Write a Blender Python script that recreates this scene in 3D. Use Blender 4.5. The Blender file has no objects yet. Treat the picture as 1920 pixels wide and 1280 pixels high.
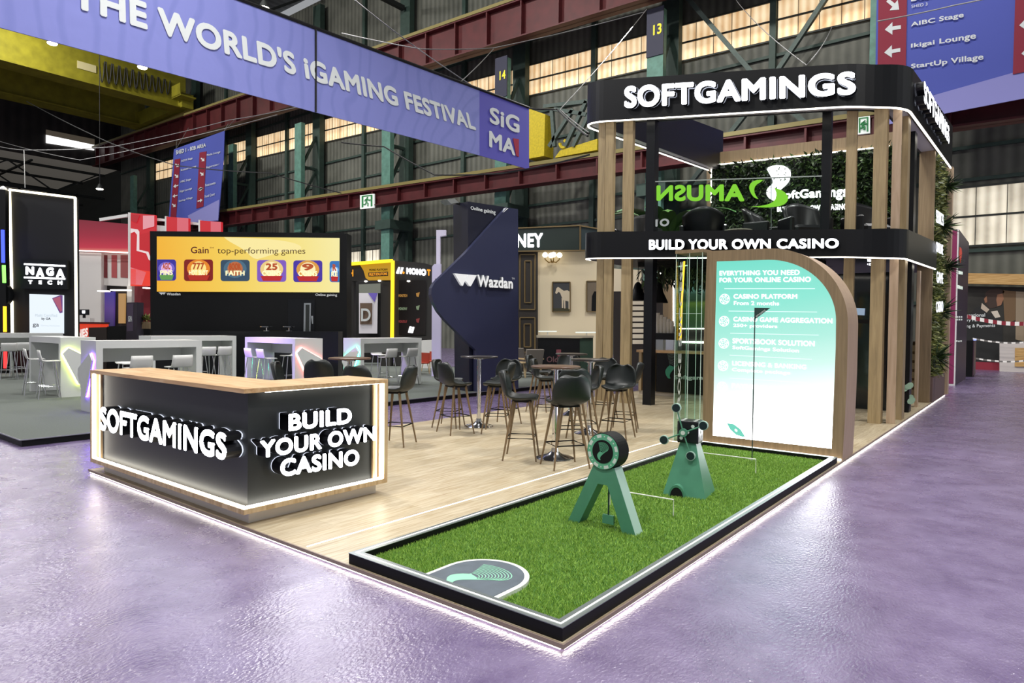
import bpy, bmesh, math, random
import numpy as np
from mathutils import Vector
R_ = math.radians
rnd = random.Random(7)
scn = bpy.context.scene
COL = scn.collection

# ------------------------------------------------------------------ camera
FPX, PITCH, ROLL, YAW = 1237.46, .02081229, .01127288, -.67093996
CAM = np.array([1.871, -2.807, 1.67])
def _rot():
    cy, sy = math.cos(YAW), math.sin(YAW)
    Ry = np.array([[cy, -sy, 0], [sy, cy, 0], [0, 0, 1]])
    base = np.array([[1, 0, 0], [0, 0, -1], [0, 1, 0]])
    Rp = np.array([[1, 0, 0], [0, math.cos(PITCH), -math.sin(PITCH)], [0, math.sin(PITCH), math.cos(PITCH)]])
    Rr = np.array([[math.cos(ROLL), -math.sin(ROLL), 0], [math.sin(ROLL), math.cos(ROLL), 0], [0, 0, 1]])
    return Rr @ Rp @ base @ Ry
ROT = _rot()          # rows: right, down, forward
cam = bpy.data.cameras.new('camera'); cam_o = bpy.data.objects.new('camera', cam); COL.objects.link(cam_o)
cam.sensor_width = 36; cam.lens = 36 * FPX / 1920; cam.clip_end = 500; cam.clip_start = .05
from mathutils import Matrix
cam_o.matrix_world = Matrix(((ROT[0][0], -ROT[1][0], -ROT[2][0], CAM[0]),
                             (ROT[0][1], -ROT[1][1], -ROT[2][1], CAM[1]),
                             (ROT[0][2], -ROT[1][2], -ROT[2][2], CAM[2]), (0, 0, 0, 1)))
scn.camera = cam_o

# ------------------------------------------------------------------ world, exposure, hall lamps, added lights
scn.view_settings.view_transform = 'Standard'; scn.view_settings.look = 'None'
scn.view_settings.exposure = 0.0; scn.view_settings.gamma = 1.0
wd = bpy.data.worlds.new('world'); scn.world = wd; wd.use_nodes = True
wd.node_tree.nodes['Background'].inputs[0].default_value = (.92, .95, 1, 1)
wd.node_tree.nodes['Background'].inputs[1].default_value = .34
def area(x, y, z, e, size, col=(1, 1, 1), tgt=None, spread=180):
    l = bpy.data.lights.new('hall_and_added_light', 'AREA'); l.energy = e; l.size = size; l.color = col; l.shape = 'DISK'
    l.spread = R_(spread)
    o = bpy.data.objects.new('hall_and_added_light', l); COL.objects.link(o); o.location = (x, y, z)
    if tgt: o.rotation_euler = (Vector(tgt) - Vector((x, y, z))).to_track_quat('-Z', 'Y').to_euler()
    return o
for p_ in ((-40, 8, 16), (-52, -3, 17), (-38, -14, 16)): area(*p_, 2000, 1.6, (1, .98, .95), None, 160)      # lamps added toward the far end to give the floor its sheen
area(-13.3, 2.0, 3.2, 28, .4, (.42, .22, 1), (-12.9, 6.1, .9), 40)            # violet effect spot of the white table stand
HALL_LAMPS = [(-9, 3, 15.5), (-3, 12, 15.5), (5, 3, 15.5), (5, 18, 15.5), (-18, 12, 15.5), (-22, 0, 15.5), (-2, -6, 15.5), (-12, 24, 15.5), (8, -7, 15.5)]
for x, y, z in HALL_LAMPS:
    area(x, y, z, 960, 1.6, (1, .98, .95), None, 150)
for x in (-66, -48, -31, -15, -1):            # added lights above the view, brightening the dark back wall
    area(x, 12, 29, 1250, 1.5, (1, .97, .92), (x, 34, 12), 120)
area(-30, -18, 26, 2600, 2.5, (1, .98, .95), (-40, 20, 14), 120)  # one more added light, lifting the crane side of the hall

# ------------------------------------------------------------------ measuring: the world point seen at a photo pixel on a real plane
def ray(px, py): return ROT.T @ np.array([(px - 960) / FPX, (py - 640) / FPX, 1])
def onz(px, py, z=0.): d = ray(px, py); return CAM + d * ((z - CAM[2]) / d[2])
def onx(px, py, x): d = ray(px, py); return CAM + d * ((x - CAM[0]) / d[0])
def ony(px, py, y): d = ray(px, py); return CAM + d * ((y - CAM[1]) / d[1])
FWD = np.array([math.sin(YAW), math.cos(YAW), 0]); RGT = np.array([math.cos(YAW), -math.sin(YAW), 0])
def ond(px, py, d): r = ray(px, py); return CAM + r * (d / (r @ FWD))
class Plane:
    """vertical plane through q; nrm is its horizontal normal, turned towards the camera"""
    def __init__(s, q, nrm):
        s.q = np.array([q[0], q[1], 0.]); n = np.array([nrm[0], nrm[1], 0.]); s.n = n / np.linalg.norm(n)
        if s.n @ (CAM * [1, 1, 0] - s.q) < 0: s.n = -s.n
    def __call__(s, px, py, off=0.):
        d = ray(px, py); q = s.q + s.n * off
        return CAM + d * ((s.n @ (q - CAM * [1, 1, 0])) / (s.n @ d))
    def at(s, px, z):
        lo, hi = -3000., 4000.
        for _ in range(70):
            m = (lo + hi) / 2
            if s(px, m)[2] > z: lo = m
            else: hi = m
        return s(px, m)
    def quad(s, x0, yt0, x1, yt1, yb1, yb0, off=0.):
        """BL, BR, TR, TL world points"""
        return [s(x0, yb0, off), s(x1, yb1, off), s(x1, yt1, off), s(x0, yt0, off)]
    def off(s, o): return Plane(s.q + s.n * o, s.n)
def PY(y): return Plane((0, y), (0, 1))
def PX(x): return Plane((x, 0), (1, 0))
def PD(d): return Plane(CAM + FWD * d, FWD)

# ------------------------------------------------------------------ materials
def lin(h):
    h = h.lstrip('#'); o = []
    for i in (0, 2, 4):
        c = int(h[i:i + 2], 16) / 255
        o.append(c / 12.92 if c <= .04045 else ((c + .055) / 1.055) ** 2.4)
    return (*o, 1)
def newmat(name):
    m = bpy.data.materials.new(name); m.use_nodes = True
    return m, m.node_tree, m.node_tree.nodes['Principled BSDF']
def mat(name, col, rough=.5, metal=0, es=0, ecol=None, spec=.5, noise=0, nscale=8, bump=0):
    m, nt, b = newmat(name); c = lin(col) if isinstance(col, str) else col
    b.inputs['Base Color'].default_value = c; b.inputs['Roughness'].default_value = rough; b.inputs['Metallic'].default_value = metal
    b.inputs['Specular IOR Level'].default_value = spec
    if es:
        b.inputs['Emission Color'].default_value = (lin(ecol) if isinstance(ecol, str) else ecol) if ecol else c
        b.inputs['Emission Strength'].default_value = es
    if noise or bump:
        tc = nt.nodes.new('ShaderNodeTexCoord'); n = nt.nodes.new('ShaderNodeTexNoise'); n.inputs['Scale'].default_value = nscale
        n.inputs['Detail'].default_value = 5
        nt.links.new(tc.outputs['Object'], n.inputs['Vector'])
        if noise:
            r = nt.nodes.new('ShaderNodeValToRGB'); e = r.color_ramp.elements
            e[0].position = .3; e[1].position = .7
            e[0].color = tuple(v * (1 - noise) for v in c[:3]) + (1,); e[1].color = tuple(min(1, v * (1 + noise)) for v in c[:3]) + (1,)
            nt.links.new(n.outputs['Fac'], r.inputs['Fac']); nt.links.new(r.outputs['Color'], b.inputs['Base Color'])
        if bump:
            bp = nt.nodes.new('ShaderNodeBump'); bp.inputs['Strength'].default_value = bump; bp.inputs['Distance'].default_value = .01
            nt.links.new(n.outputs['Fac'], bp.inputs['Height']); nt.links.new(bp.outputs['Normal'], b.inputs['Normal'])
    return m
def wood(name, c1, c2, c3, stretch=(14, 14, .7), rough=.45, scale=2.2):
    m, nt, b = newmat(name); b.inputs['Roughness'].default_value = rough
    tc = nt.nodes.new('ShaderNodeTexCoord'); mp = nt.nodes.new('ShaderNodeMapping'); mp.inputs['Scale'].default_value = stretch
    n = nt.nodes.new('ShaderNodeTexNoise'); n.inputs['Scale'].default_value = scale; n.inputs['Detail'].default_value = 6; n.inputs['Distortion'].default_value = .6
    r = nt.nodes.new('ShaderNodeValToRGB'); e = r.color_ramp.elements; e[0].position = .28; e[0].color = lin(c1); e[1].position = .75; e[1].color = lin(c3)
    k = e.new(.5); k.color = lin(c2)
    nt.links.new(tc.outputs['Object'], mp.inputs['Vector']); nt.links.new(mp.outputs['Vector'], n.inputs['Vector'])
    nt.links.new(n.outputs['Fac'], r.inputs['Fac']); nt.links.new(r.outputs['Color'], b.inputs['Base Color'])
    return m
def glow(name, col, es): return mat(name, '#101010', .6, 0, es, col)
def plank_deck():
    m, nt, b = newmat('oak_plank_floor'); b.inputs['Roughness'].default_value = .42
    tc = nt.nodes.new('ShaderNodeTexCoord'); mp = nt.nodes.new('ShaderNodeMapping'); mp.inputs['Rotation'].default_value = (0, 0, R_(90))
    br = nt.nodes.new('ShaderNodeTexBrick'); br.inputs['Scale'].default_value = 1; br.inputs['Brick Width'].default_value = 1.3
    br.inputs['Row Height'].default_value = .19; br.inputs['Mortar Size'].default_value = .0015; br.offset = .37
    br.inputs['Color1'].default_value = lin('#c8bca2'); br.inputs['Color2'].default_value = lin('#bbad91'); br.inputs['Mortar'].default_value = lin('#a39478')
    mp2 = nt.nodes.new('ShaderNodeMapping'); mp2.inputs['Scale'].default_value = (16, 1.1, 1)
    n = nt.nodes.new('ShaderNodeTexNoise'); n.inputs['Scale'].default_value = 2.6; n.inputs['Detail'].default_value = 7; n.inputs['Distortion'].default_value = .8
    r = nt.nodes.new('ShaderNodeValToRGB'); e = r.color_ramp.elements; e[0].position = .27; e[0].color = lin('#c4b08e'); e[1].position = .62; e[1].color = (1, 1, 1, 1)
    mx = nt.nodes.new('ShaderNodeMix'); mx.data_type = 'RGBA'; mx.blend_type = 'MULTIPLY'; mx.inputs[0].default_value = .75
    L = nt.links.new
    L(tc.outputs['Object'], mp.inputs['Vector']); L(mp.outputs['Vector'], br.inputs['Vector'])
    L(tc.outputs['Object'], mp2.inputs['Vector']); L(mp2.outputs['Vector'], n.inputs['Vector']); L(n.outputs['Fac'], r.inputs['Fac'])
    L(br.outputs['Color'], mx.inputs[6]); L(r.outputs['Color'], mx.inputs[7]); L(mx.outputs[2], b.inputs['Base Color'])
    return m
def hall_floor():
    m, nt, b = newmat('purple_vinyl_floor')
    tc = nt.nodes.new('ShaderNodeTexCoord'); L = nt.links.new
    n1 = nt.nodes.new('ShaderNodeTexNoise'); n1.inputs['Scale'].default_value = 2.2; n1.inputs['Detail'].default_value = 9; n1.inputs['Roughness'].default_value = .72
    r = nt.nodes.new('ShaderNodeValToRGB'); e = r.color_ramp.elements
    e[0].position = .3; e[0].color = lin('#5a4a70'); e[1].position = .72; e[1].color = lin('#84769a')
    L(tc.outputs['Object'], n1.inputs['Vector']); L(n1.outputs['Fac'], r.inputs['Fac']); L(r.outputs['Color'], b.inputs['Base Color'])
    n3 = nt.nodes.new('ShaderNodeTexNoise'); n3.inputs['Scale'].default_value = 3; n3.inputs['Detail'].default_value = 4
    mr = nt.nodes.new('ShaderNodeMapRange'); mr.inputs[1].default_value = .3; mr.inputs[2].default_value = .7; mr.inputs[3].default_value = .22; mr.inputs[4].default_value = .33
    L(tc.outputs['Object'], n3.inputs['Vector']); L(n3.outputs['Fac'], mr.inputs[0]); L(mr.outputs[0], b.inputs['Roughness'])
    mp = nt.nodes.new('ShaderNodeMapping'); mp.inputs['Scale'].default_value = (60, 34, 1); mp.inputs['Rotation'].default_value = (0, 0, R_(20))
    n2 = nt.nodes.new('ShaderNodeTexNoise'); n2.inputs['Scale'].default_value = 1; n2.inputs['Detail'].default_value = 2
    bp = nt.nodes.new('ShaderNodeBump'); bp.inputs['Strength'].default_value = .35; bp.inputs['Distance'].default_value = .013
    L(tc.outputs['Object'], mp.inputs['Vector']); L(mp.outputs['Vector'], n2.inputs['Vector']); L(n2.outputs['Fac'], bp.inputs['Height']); L(bp.outputs['Normal'], b.inputs['Normal'])
    b.inputs['IOR'].default_value = 2.2
    return m
def corrugated(name, c1, c2, per=.36, axis='X', emit=0, ecol=None, rough=.6):
    m, nt, b = newmat(name); b.inputs['Roughness'].default_value = rough; L = nt.links.new
    tc = nt.nodes.new('ShaderNodeTexCoord'); w = nt.nodes.new('ShaderNodeTexWave'); w.bands_direction = axis; w.inputs['Scale'].default_value = 6.2832 / per / 20
    n = nt.nodes.new('ShaderNodeTexNoise'); n.inputs['Scale'].default_value = .7; n.inputs['Detail'].default_value = 6
    L(tc.outputs['Object'], w.inputs['Vector']); L(tc.outputs['Object'], n.inputs['Vector'])
    mth = nt.nodes.new('ShaderNodeMath'); mth.operation = 'MULTIPLY_ADD'; mth.inputs[1].default_value = .35
    L(w.outputs['Fac'], mth.inputs[0]); L(n.outputs['Fac'], mth.inputs[2])
    r = nt.nodes.new('ShaderNodeValToRGB'); e = r.color_ramp.elements; e[0].position = .35; e[0].color = lin(c1); e[1].position = .95; e[1].color = lin(c2)
    L(mth.outputs[0], r.inputs['Fac']); L(r.outputs['Color'], b.inputs['Base Color'])
    if emit:
        L(r.outputs['Color'], b.inputs['Emission Color']); b.inputs['Emission Strength'].default_value = emit
    else:
        bp = nt.nodes.new('ShaderNodeBump'); bp.inputs['Strength'].default_value = .5; bp.inputs['Distance'].default_value = .06
        L(w.outputs['Fac'], bp.inputs['Height']); L(bp.outputs['Normal'], b.inputs['Normal'])
    return m
def screen_grad(name, stops, p0, p1, es):
    """a lit display whose picture is a gradient running from world point p0 to p1"""
    m, nt, b = newmat(name); L = nt.links.new; p0 = np.array(p0, float); p1 = np.array(p1, float); d = p1 - p0; l2 = d @ d
    g = nt.nodes.new('ShaderNodeNewGeometry'); vm = nt.nodes.new('ShaderNodeVectorMath'); vm.operation = 'SUBTRACT'; vm.inputs[1].default_value = p0
    dt = nt.nodes.new('ShaderNodeVectorMath'); dt.operation = 'DOT_PRODUCT'; dt.inputs[1].default_value = d / l2
    r = nt.nodes.new('ShaderNodeValToRGB'); e = r.color_ramp.elements
    e[0].position = stops[0][0]; e[0].color = lin(stops[0][1]); e[1].position = stops[-1][0]; e[1].color = lin(stops[-1][1])
    for p, c in stops[1:-1]: k = e.new(p); k.color = lin(c)
    L(g.outputs['Position'], vm.inputs[0]); L(vm.outputs[0], dt.inputs[0]); L(dt.outputs['Value'], r.inputs['Fac'])
    b.inputs['Base Color'].default_value = (.02, .02, .02, 1); L(r.outputs['Color'], b.inputs['Emission Color']); b.inputs['Emission Strength'].default_value = es
    b.inputs['Roughness'].default_value = .3
    return m
def leafy(name, c1, c2, c3, rough=.5):
    m, nt, b = newmat(name); L = nt.links.new; g = nt.nodes.new('ShaderNodeNewGeometry')
    r = nt.nodes.new('ShaderNodeValToRGB'); e = r.color_ramp.elements; e[0].color = lin(c1); e[1].color = lin(c3); k = e.new(.5); k.color = lin(c2)
    L(g.outputs['Random Per Island'], r.inputs['Fac']); L(r.outputs['Color'], b.inputs['Base Color']); b.inputs['Roughness'].default_value = rough
    return m
def glass(name, col=(.9, 1, .96, 1), rough=0.02):
    """clear sheet: mostly see-through, with a plain mirror sheen"""
    m, nt, b = newmat(name); L = nt.links.new
    nt.nodes.remove(b); out = nt.nodes['Material Output']
    t = nt.nodes.new('ShaderNodeBsdfTransparent'); t.inputs[0].default_value = col
    gl = nt.nodes.new('ShaderNodeBsdfGlossy'); gl.inputs['Roughness'].default_value = rough
    lw = nt.nodes.new('ShaderNodeLayerWeight'); lw.inputs['Blend'].default_value = .08
    mx = nt.nodes.new('ShaderNodeMixShader'); L(lw.outputs['Fresnel'], mx.inputs[0]); L(t.outputs[0], mx.inputs[1]); L(gl.outputs[0], mx.inputs[2]); L(mx.outputs[0], out.inputs[0])
    return m

def printed_cloth():
    m, nt, b = newmat('violet_banner_cloth'); b.inputs['Roughness'].default_value = .75; L = nt.links.new
    tc = nt.nodes.new('ShaderNodeTexCoord'); n = nt.nodes.new('ShaderNodeTexNoise'); n.inputs['Scale'].default_value = .55; n.inputs['Detail'].default_value = 1
    mx = nt.nodes.new('ShaderNodeMix'); mx.data_type = 'RGBA'; mx.inputs[0].default_value = .3
    w = nt.nodes.new('ShaderNodeTexWave'); w.wave_type = 'RINGS'; w.rings_direction = 'SPHERICAL'; w.inputs['Scale'].default_value = .8; w.inputs['Distortion'].default_value = 9; w.inputs['Detail'].default_value = 1
    r = nt.nodes.new('ShaderNodeValToRGB'); e = r.color_ramp.elements; e[0].position = .0; e[0].color = lin('#7d84c9'); e[1].position = .3; e[1].color = lin('#858bd0')
    n2 = nt.nodes.new('ShaderNodeTexNoise'); n2.inputs['Scale'].default_value = 2.2; bp = nt.nodes.new('ShaderNodeBump'); bp.inputs['Strength'].default_value = .3; bp.inputs['Distance'].default_value = .05
    L(tc.outputs['Object'], n.inputs['Vector']); L(tc.outputs['Object'], mx.inputs[6]); L(n.outputs['Color'], mx.inputs[7]); L(mx.outputs[2], w.inputs['Vector']); L(w.outputs['Fac'], r.inputs['Fac']); L(r.outputs['Color'], b.inputs['Base Color'])
    L(tc.outputs['Object'], n2.inputs['Vector']); L(n2.outputs['Fac'], bp.inputs['Height']); L(bp.outputs['Normal'], b.inputs['Normal'])
    return m
def lit_gradient(name, stops, p0, p1, es):
    """like screen_grad, with stop colours given for the photo's brightness so that a brighter foot can overshoot white"""
    m = screen_grad(name, [(p, '#ffffff') for p, c, k in stops], p0, p1, es)
    e = [n for n in m.node_tree.nodes if n.type == 'VALTORGB'][0].color_ramp.elements
    for el, (p, c, k) in zip(e, stops): el.color = tuple(v * k / es for v in lin(c)[:3]) + (1,)
    return m
# ------------------------------------------------------------------ mesh building
ORG = {}
def thing(name, label, cat, loc=(0, 0, 0), group=None, kind=None, rz=0):
    o = bpy.data.objects.new(name, None); COL.objects.link(o); o.location = tuple(loc); o.rotation_euler = (0, 0, rz); o.empty_display_size = .1
    o['label'] = label; o['category'] = cat
    if group: o['group'] = group
    if kind: o['kind'] = kind
    ORG[o.name] = np.array(loc, float)
    return o
def tag(o, label, cat, group=None, kind=None):
    o['label'] = label; o['category'] = cat
    if group: o['group'] = group
    if kind: o['kind'] = kind
    return o
class MB:
    def __init__(s): s.v = []; s.f = []; s.mi = []; s.cur = 0
    def quad(s, *p):
        n = len(s.v); s.v += [tuple(map(float, q)) for q in p]; s.f.append(tuple(range(n, n + len(p)))); s.mi.append(s.cur); return s
    def hexa(s, b, t):
        """b, t: four bottom and four top corners, same order"""
        n = len(s.v); s.v += [tuple(map(float, q)) for q in list(b) + list(t)]; k = len(b)
        F = [tuple(n + i for i in reversed(range(k))), tuple(n + k + i for i in range(k))] + [(n + i, n + (i + 1) % k, n + k + (i + 1) % k, n + k + i) for i in range(k)]
        s.f += F; s.mi += [s.cur] * len(F); return s
    def box(s, x0, x1, y0, y1, z0, z1):
        return s.hexa([(x0, y0, z0), (x1, y0, z0), (x1, y1, z0), (x0, y1, z0)], [(x0, y0, z1), (x1, y0, z1), (x1, y1, z1), (x0, y1, z1)])
    def obox(s, c, sx, sy, z0, z1, a=0):
        ca, sa = math.cos(a), math.sin(a); P = [(-sx / 2, -sy / 2), (sx / 2, -sy / 2), (sx / 2, sy / 2), (-sx / 2, sy / 2)]
        Q = [(c[0] + x * ca - y * sa, c[1] + x * sa + y * ca) for x, y in P]
        return s.hexa([(*q, z0) for q in Q], [(*q, z1) for q in Q])
    def ext(s, poly, vec):
        """a flat world polygon pushed along vec into a solid"""
        v = np.array(vec, float); return s.hexa(poly, [np.array(p) + v for p in poly])
    def bar(s, p, q, w, h=None, up=(0, 0, 1)):
        h = h or w; p = np.array(p, float); q = np.array(q, float); d = q - p; d /= np.linalg.norm(d); u = np.array(up, float)
        if abs(d @ u) > .98: u = np.array([1., 0, 0])
        a = np.cross(d, u); a /= np.linalg.norm(a); b = np.cross(a, d)
        c = [a * w / 2 * i + b * h / 2 * j for i, j in ((-1, -1), (1, -1), (1, 1), (-1, 1))]
        return s.hexa([p + k for k in c], [q + k for k in c])
    def tube(s, pts, r, n=8, cap=True, closed=False):
        pts = [np.array(p, float) for p in pts]; rs = r if isinstance(r, (list, tuple)) else [r] * len(pts); n0 = len(s.v); ref = None
        m = len(pts)
        for i, p in enumerate(pts):
            a = pts[(i - 1) % m] if closed or i else p; b = pts[(i + 1) % m] if closed or i < m - 1 else p
            d = b - a; d = d / (np.linalg.norm(d) + 1e-9)
            if ref is None: ref = np.array([1., 0, 0]) if abs(d[0]) < .8 else np.array([0, 1., 0])
            u = ref - d * (ref @ d); u /= np.linalg.norm(u) + 1e-9; ref = u; w = np.cross(d, u)
            for k in range(n):
                t = 2 * math.pi * k / n; s.v.append(tuple(p + (u * math.cos(t) + w * math.sin(t)) * rs[i]))
        for i in range(m if closed else m - 1):
            j = (i + 1) % m
            for k in range(n):
                s.f.append((n0 + i * n + k, n0 + i * n + (k + 1) % n, n0 + j * n + (k + 1) % n, n0 + j * n + k)); s.mi.append(s.cur)
        if cap and not closed:
            s.f.append(tuple(n0 + k for k in reversed(range(n)))); s.f.append(tuple(n0 + (m - 1) * n + k for k in range(n))); s.mi += [s.cur] * 2
        return s
    def lathe(s, prof, c=(0, 0, 0), n=24):
        n0 = len(s.v)
        for r, z in prof:
            for k in range(n):
                t = 2 * math.pi * k / n; s.v.append((c[0] + r * math.cos(t), c[1] + r * math.sin(t), c[2] + z))
        for i in range(len(prof) - 1):
            for k in range(n): s.f.append((n0 + i * n + k, n0 + i * n + (k + 1) % n, n0 + (i + 1) * n + (k + 1) % n, n0 + (i + 1) * n + k)); s.mi.append(s.cur)
        s.f.append(tuple(n0 + k for k in reversed(range(n)))); s.f.append(tuple(n0 + (len(prof) - 1) * n + k for k in range(n))); s.mi += [s.cur] * 2
        return s
    def disc(s, c, u, v, r0, r1=0, depth=None, n=32, a0=0, a1=2 * math.pi):
        """ring (or disc) spanned by u, v around c; depth is a vector to make it solid"""
        c = np.array(c, float); u = np.array(u, float); v = np.array(v, float); full = abs(a1 - a0 - 2 * math.pi) < 1e-6
        A = [a0 + (a1 - a0) * k / n for k in range(n if full else n + 1)]
        outer = [c + (u * math.cos(a) + v * math.sin(a)) * r0 for a in A]
        if r1 <= 0:
            return s.ext(outer, depth) if depth is not None else s.quad(*outer)
        inner = [c + (u * math.cos(a) + v * math.sin(a)) * r1 for a in A]; m = len(A)
        for k in range(m if full else m - 1):
            q = [outer[k], outer[(k + 1) % m], inner[(k + 1) % m], inner[k]]
            if depth is not None: s.ext(q, depth)
            else: s.quad(*q)
        return s
    def grid(s, P, closed=False):
        n0 = len(s.v); r = len(P); c = len(P[0])
        for row in P: s.v += [tuple(map(float, p)) for p in row]
        for i in range(r - 1):
            for j in range(c if closed else c - 1): s.f.append((n0 + i * c + j, n0 + i * c + (j + 1) % c, n0 + (i + 1) * c + (j + 1) % c, n0 + (i + 1) * c + j)); s.mi.append(s.cur)
        return s
    def build(s, name, m, parent=None, smooth=False, local=False, label=None):
        me = bpy.data.meshes.new(name); o0 = np.zeros(3)
        root = parent
        while root is not None and root.parent is not None: root = root.parent
        if root is not None and not local: o0 = ORG.get(root.name, o0)
        me.from_pydata([(v[0] - o0[0], v[1] - o0[1], v[2] - o0[2]) for v in s.v], [], s.f)
        ms = m if isinstance(m, (list, tuple)) else [m]
        for k in ms: me.materials.append(k)
        if len(ms) > 1: me.polygons.foreach_set('material_index', s.mi)
        bm = bmesh.new(); bm.from_mesh(me); bmesh.ops.recalc_face_normals(bm, faces=bm.faces); bm.to_mesh(me); bm.free()
        if smooth:
            me.polygons.foreach_set('use_smooth', [True] * len(me.polygons)); me.set_sharp_from_angle(angle=R_(40))
        o = bpy.data.objects.new(name, me); COL.objects.link(o)
        if parent is not None: o.parent = parent
        if label: o['label'] = label
        return o
def panel(name, plane, pix, thick, m, parent=None, off=0., label=None, toward=False):
    """photo outline -> solid board on a real vertical plane. A vertex (px, None, z) sits at height z."""
    pts = [plane.off(off).at(p[0], p[2]) if p[1] is None else plane(p[0], p[1], off) for p in pix]
    return MB().ext(pts, plane.n * (thick if toward else -thick)).build(name, m, parent, label=label)
def copy_tree(o, parent=None):
    c = o.copy(); COL.objects.link(c)
    if parent is not None: c.parent = parent
    for ch in [k for k in COL.objects if k.parent == o]: copy_tree(ch, c)
    return c
# lettering -------------------------------------------------------------
_glyph = {}
def glyphs(body, bold):
    key = (body, bold)
    if key in _glyph: return _glyph[key]
    cu = bpy.data.curves.new('t', 'FONT'); cu.body = body; cu.size = 1; cu.resolution_u = 5; cu.fill_mode = 'FRONT'
    if bold: cu.space_character = 1 + bold * 1.6
    o = bpy.data.objects.new('t', cu); COL.objects.link(o)
    me = bpy.data.meshes.new_from_object(o.evaluated_get(bpy.context.evaluated_depsgraph_get()))
    bpy.data.objects.remove(o); bpy.data.curves.remove(cu)
    bm = bmesh.new(); bm.from_mesh(me); bmesh.ops.remove_doubles(bm, verts=bm.verts, dist=1e-5)
    V = np.array([v.co[:2] for v in bm.verts]); bm.verts.index_update()
    F = [tuple(v.index for v in f.verts) for f in bm.faces]
    E = [(l.vert.index, l.link_loop_next.vert.index) for f in bm.faces for l in f.loops if len(l.edge.link_faces) == 1]
    bm.free(); bpy.data.meshes.remove(me)
    sh = [(0, 0)] + ([(bold * math.cos(t), bold * math.sin(t)) for t in [k * math.pi / 4 + math.pi / 8 for k in range(8)]] if bold else [])
    _glyph[key] = (V, F, E, sh); return _glyph[key]
def text(name, body, q, m, parent, nrm=None, depth=0., bold=.03, label=None, shear=0.):
    """q = BL, BR, TR, TL world corners of the string's outline; depth pushes the letters back along -nrm"""
    V, F, E, sh = glyphs(body, bold)
    if len(V) == 0: return None
    lo = V.min(0) - bold; hi = V.max(0) + bold; q = [np.array(p, float) for p in q]
    b = MB(); n = None if nrm is None else np.array(nrm, float)
    for si, s in enumerate(sh):
        uv = (V + s - lo) / (hi - lo); u = uv[:, :1] + shear * (uv[:, 1:] - .5); w = uv[:, 1:]
        P = q[0] * (1 - u) * (1 - w) + q[1] * u * (1 - w) + q[2] * u * w + q[3] * (1 - u) * w
        if n is not None: P = P + n * (.0008 * si)      # copies of a stroke lie a hair apart
        k = len(b.v); b.v += [tuple(p) for p in P]; b.f += [tuple(k + i for i in f) for f in F]; b.mi += [0] * len(F)
        if depth:
            b.v += [tuple(p) for p in P - n * depth]; L = len(P)
            b.f += [(k + i, k + j, k + j + L, k + i + L) for i, j in E]; b.mi += [1 if isinstance(m, (list, tuple)) else 0] * len(E)
    me = bpy.data.meshes.new(name); o0 = np.zeros(3); root = parent
    while root is not None and root.parent is not None: root = root.parent
    if root is not None: o0 = ORG.get(root.name, o0)
    me.from_pydata([tuple(np.array(v) - o0) for v in b.v], [], b.f)
    for k in (m if isinstance(m, (list, tuple)) else [m]): me.materials.append(k)
    me.polygons.foreach_set('material_index', b.mi)
    o = bpy.data.objects.new(name, me); COL.objects.link(o)
    if parent is not None: o.parent = parent
    if label: o['label'] = label
    return o
def tpx(name, body, plane, x0, yt0, x1, yt1, yb1, yb0, m, parent, off=.01, depth=0., bold=.03, flip=False, label=None):
    q = plane.quad(x0, yt0, x1, yt1, yb1, yb0, off)
    if flip: q = [q[1], q[0], q[3], q[2]]
    return text(name, body, q, m, parent, plane.n, depth, bold, label)
# ================================================================== shared materials
BLACK = mat('matt_black', '#08090b', .55, spec=.25); BLACKSAT = mat('satin_black', '#0c0e12', .35, spec=.35); DARKWOOD = mat('dark_board', '#2b2320', .5)
WHITE = mat('white_laminate', '#d9d8d6', .35); CHROME = mat('chrome', '#e6e6e8', .12, 1); ALU = mat('brushed_aluminium', '#b9bec0', .33, .9)
OAK = wood('oak_board', '#a58f6c', '#b39d78', '#bfaa85'); OAKD = wood('oak_board_grey', '#7c6a50', '#8a7558', '#968163')
OAKH = wood('oak_worktop', '#b58d62', '#cda97c', '#dcbf98', (1.2, 10, 10))
OAKV = wood('oak_counter_frame', '#a88b62', '#c4a880', '#d6c09a', (9, 9, .8))
PALEWOOD = mat('pale_edge_board', '#b9ae9f', .4)
LED = glow('white_led', '#fff8ea', 5); LEDC = glow('cool_white_led', '#f4f6ff', 9); LEDS = glow('soft_white_led', '#fff6e6', 3.2)
SIGNW = glow('lit_white_letter', '#f6f8ff', 4.5); HALO = glow('letter_back_glow', '#e6ecff', 1.1)
STEEL = mat('grey_green_steel', '#52605a', .55, .2, noise=.15); TEAL = mat('teal_painted_steel', '#5f8a7c', .5, .1, noise=.18, nscale=3); TEALD = mat('dark_teal_steel', '#34473f', .55, .1, noise=.15, nscale=3)
RED = mat('oxide_red_steel', '#521a1d', .5, .1, noise=.2, nscale=1.5); YEL = mat('crane_yellow_paint', '#8f8824', .5, 0, noise=.2, nscale=1.2); YELB = mat('bright_yellow_paint', '#d0b916', .5, noise=.15)
DARKSTEEL = mat('dark_steel', '#262a29', .6, .2); CABLE = mat('steel_cable', '#8e8e8c', .5, .3); CABLEK = mat('black_cable', '#141414', .6)
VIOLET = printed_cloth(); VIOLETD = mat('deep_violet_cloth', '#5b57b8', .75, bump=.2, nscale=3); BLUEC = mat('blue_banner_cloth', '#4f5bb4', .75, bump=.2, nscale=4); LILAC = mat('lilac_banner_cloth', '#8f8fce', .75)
CRIM = mat('crimson_print', '#8b2038', .7); PRINTW = mat('white_print', '#dfe4e4', .7); NAVY = mat('navy_paint', '#1a1c3a', .5)
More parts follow.
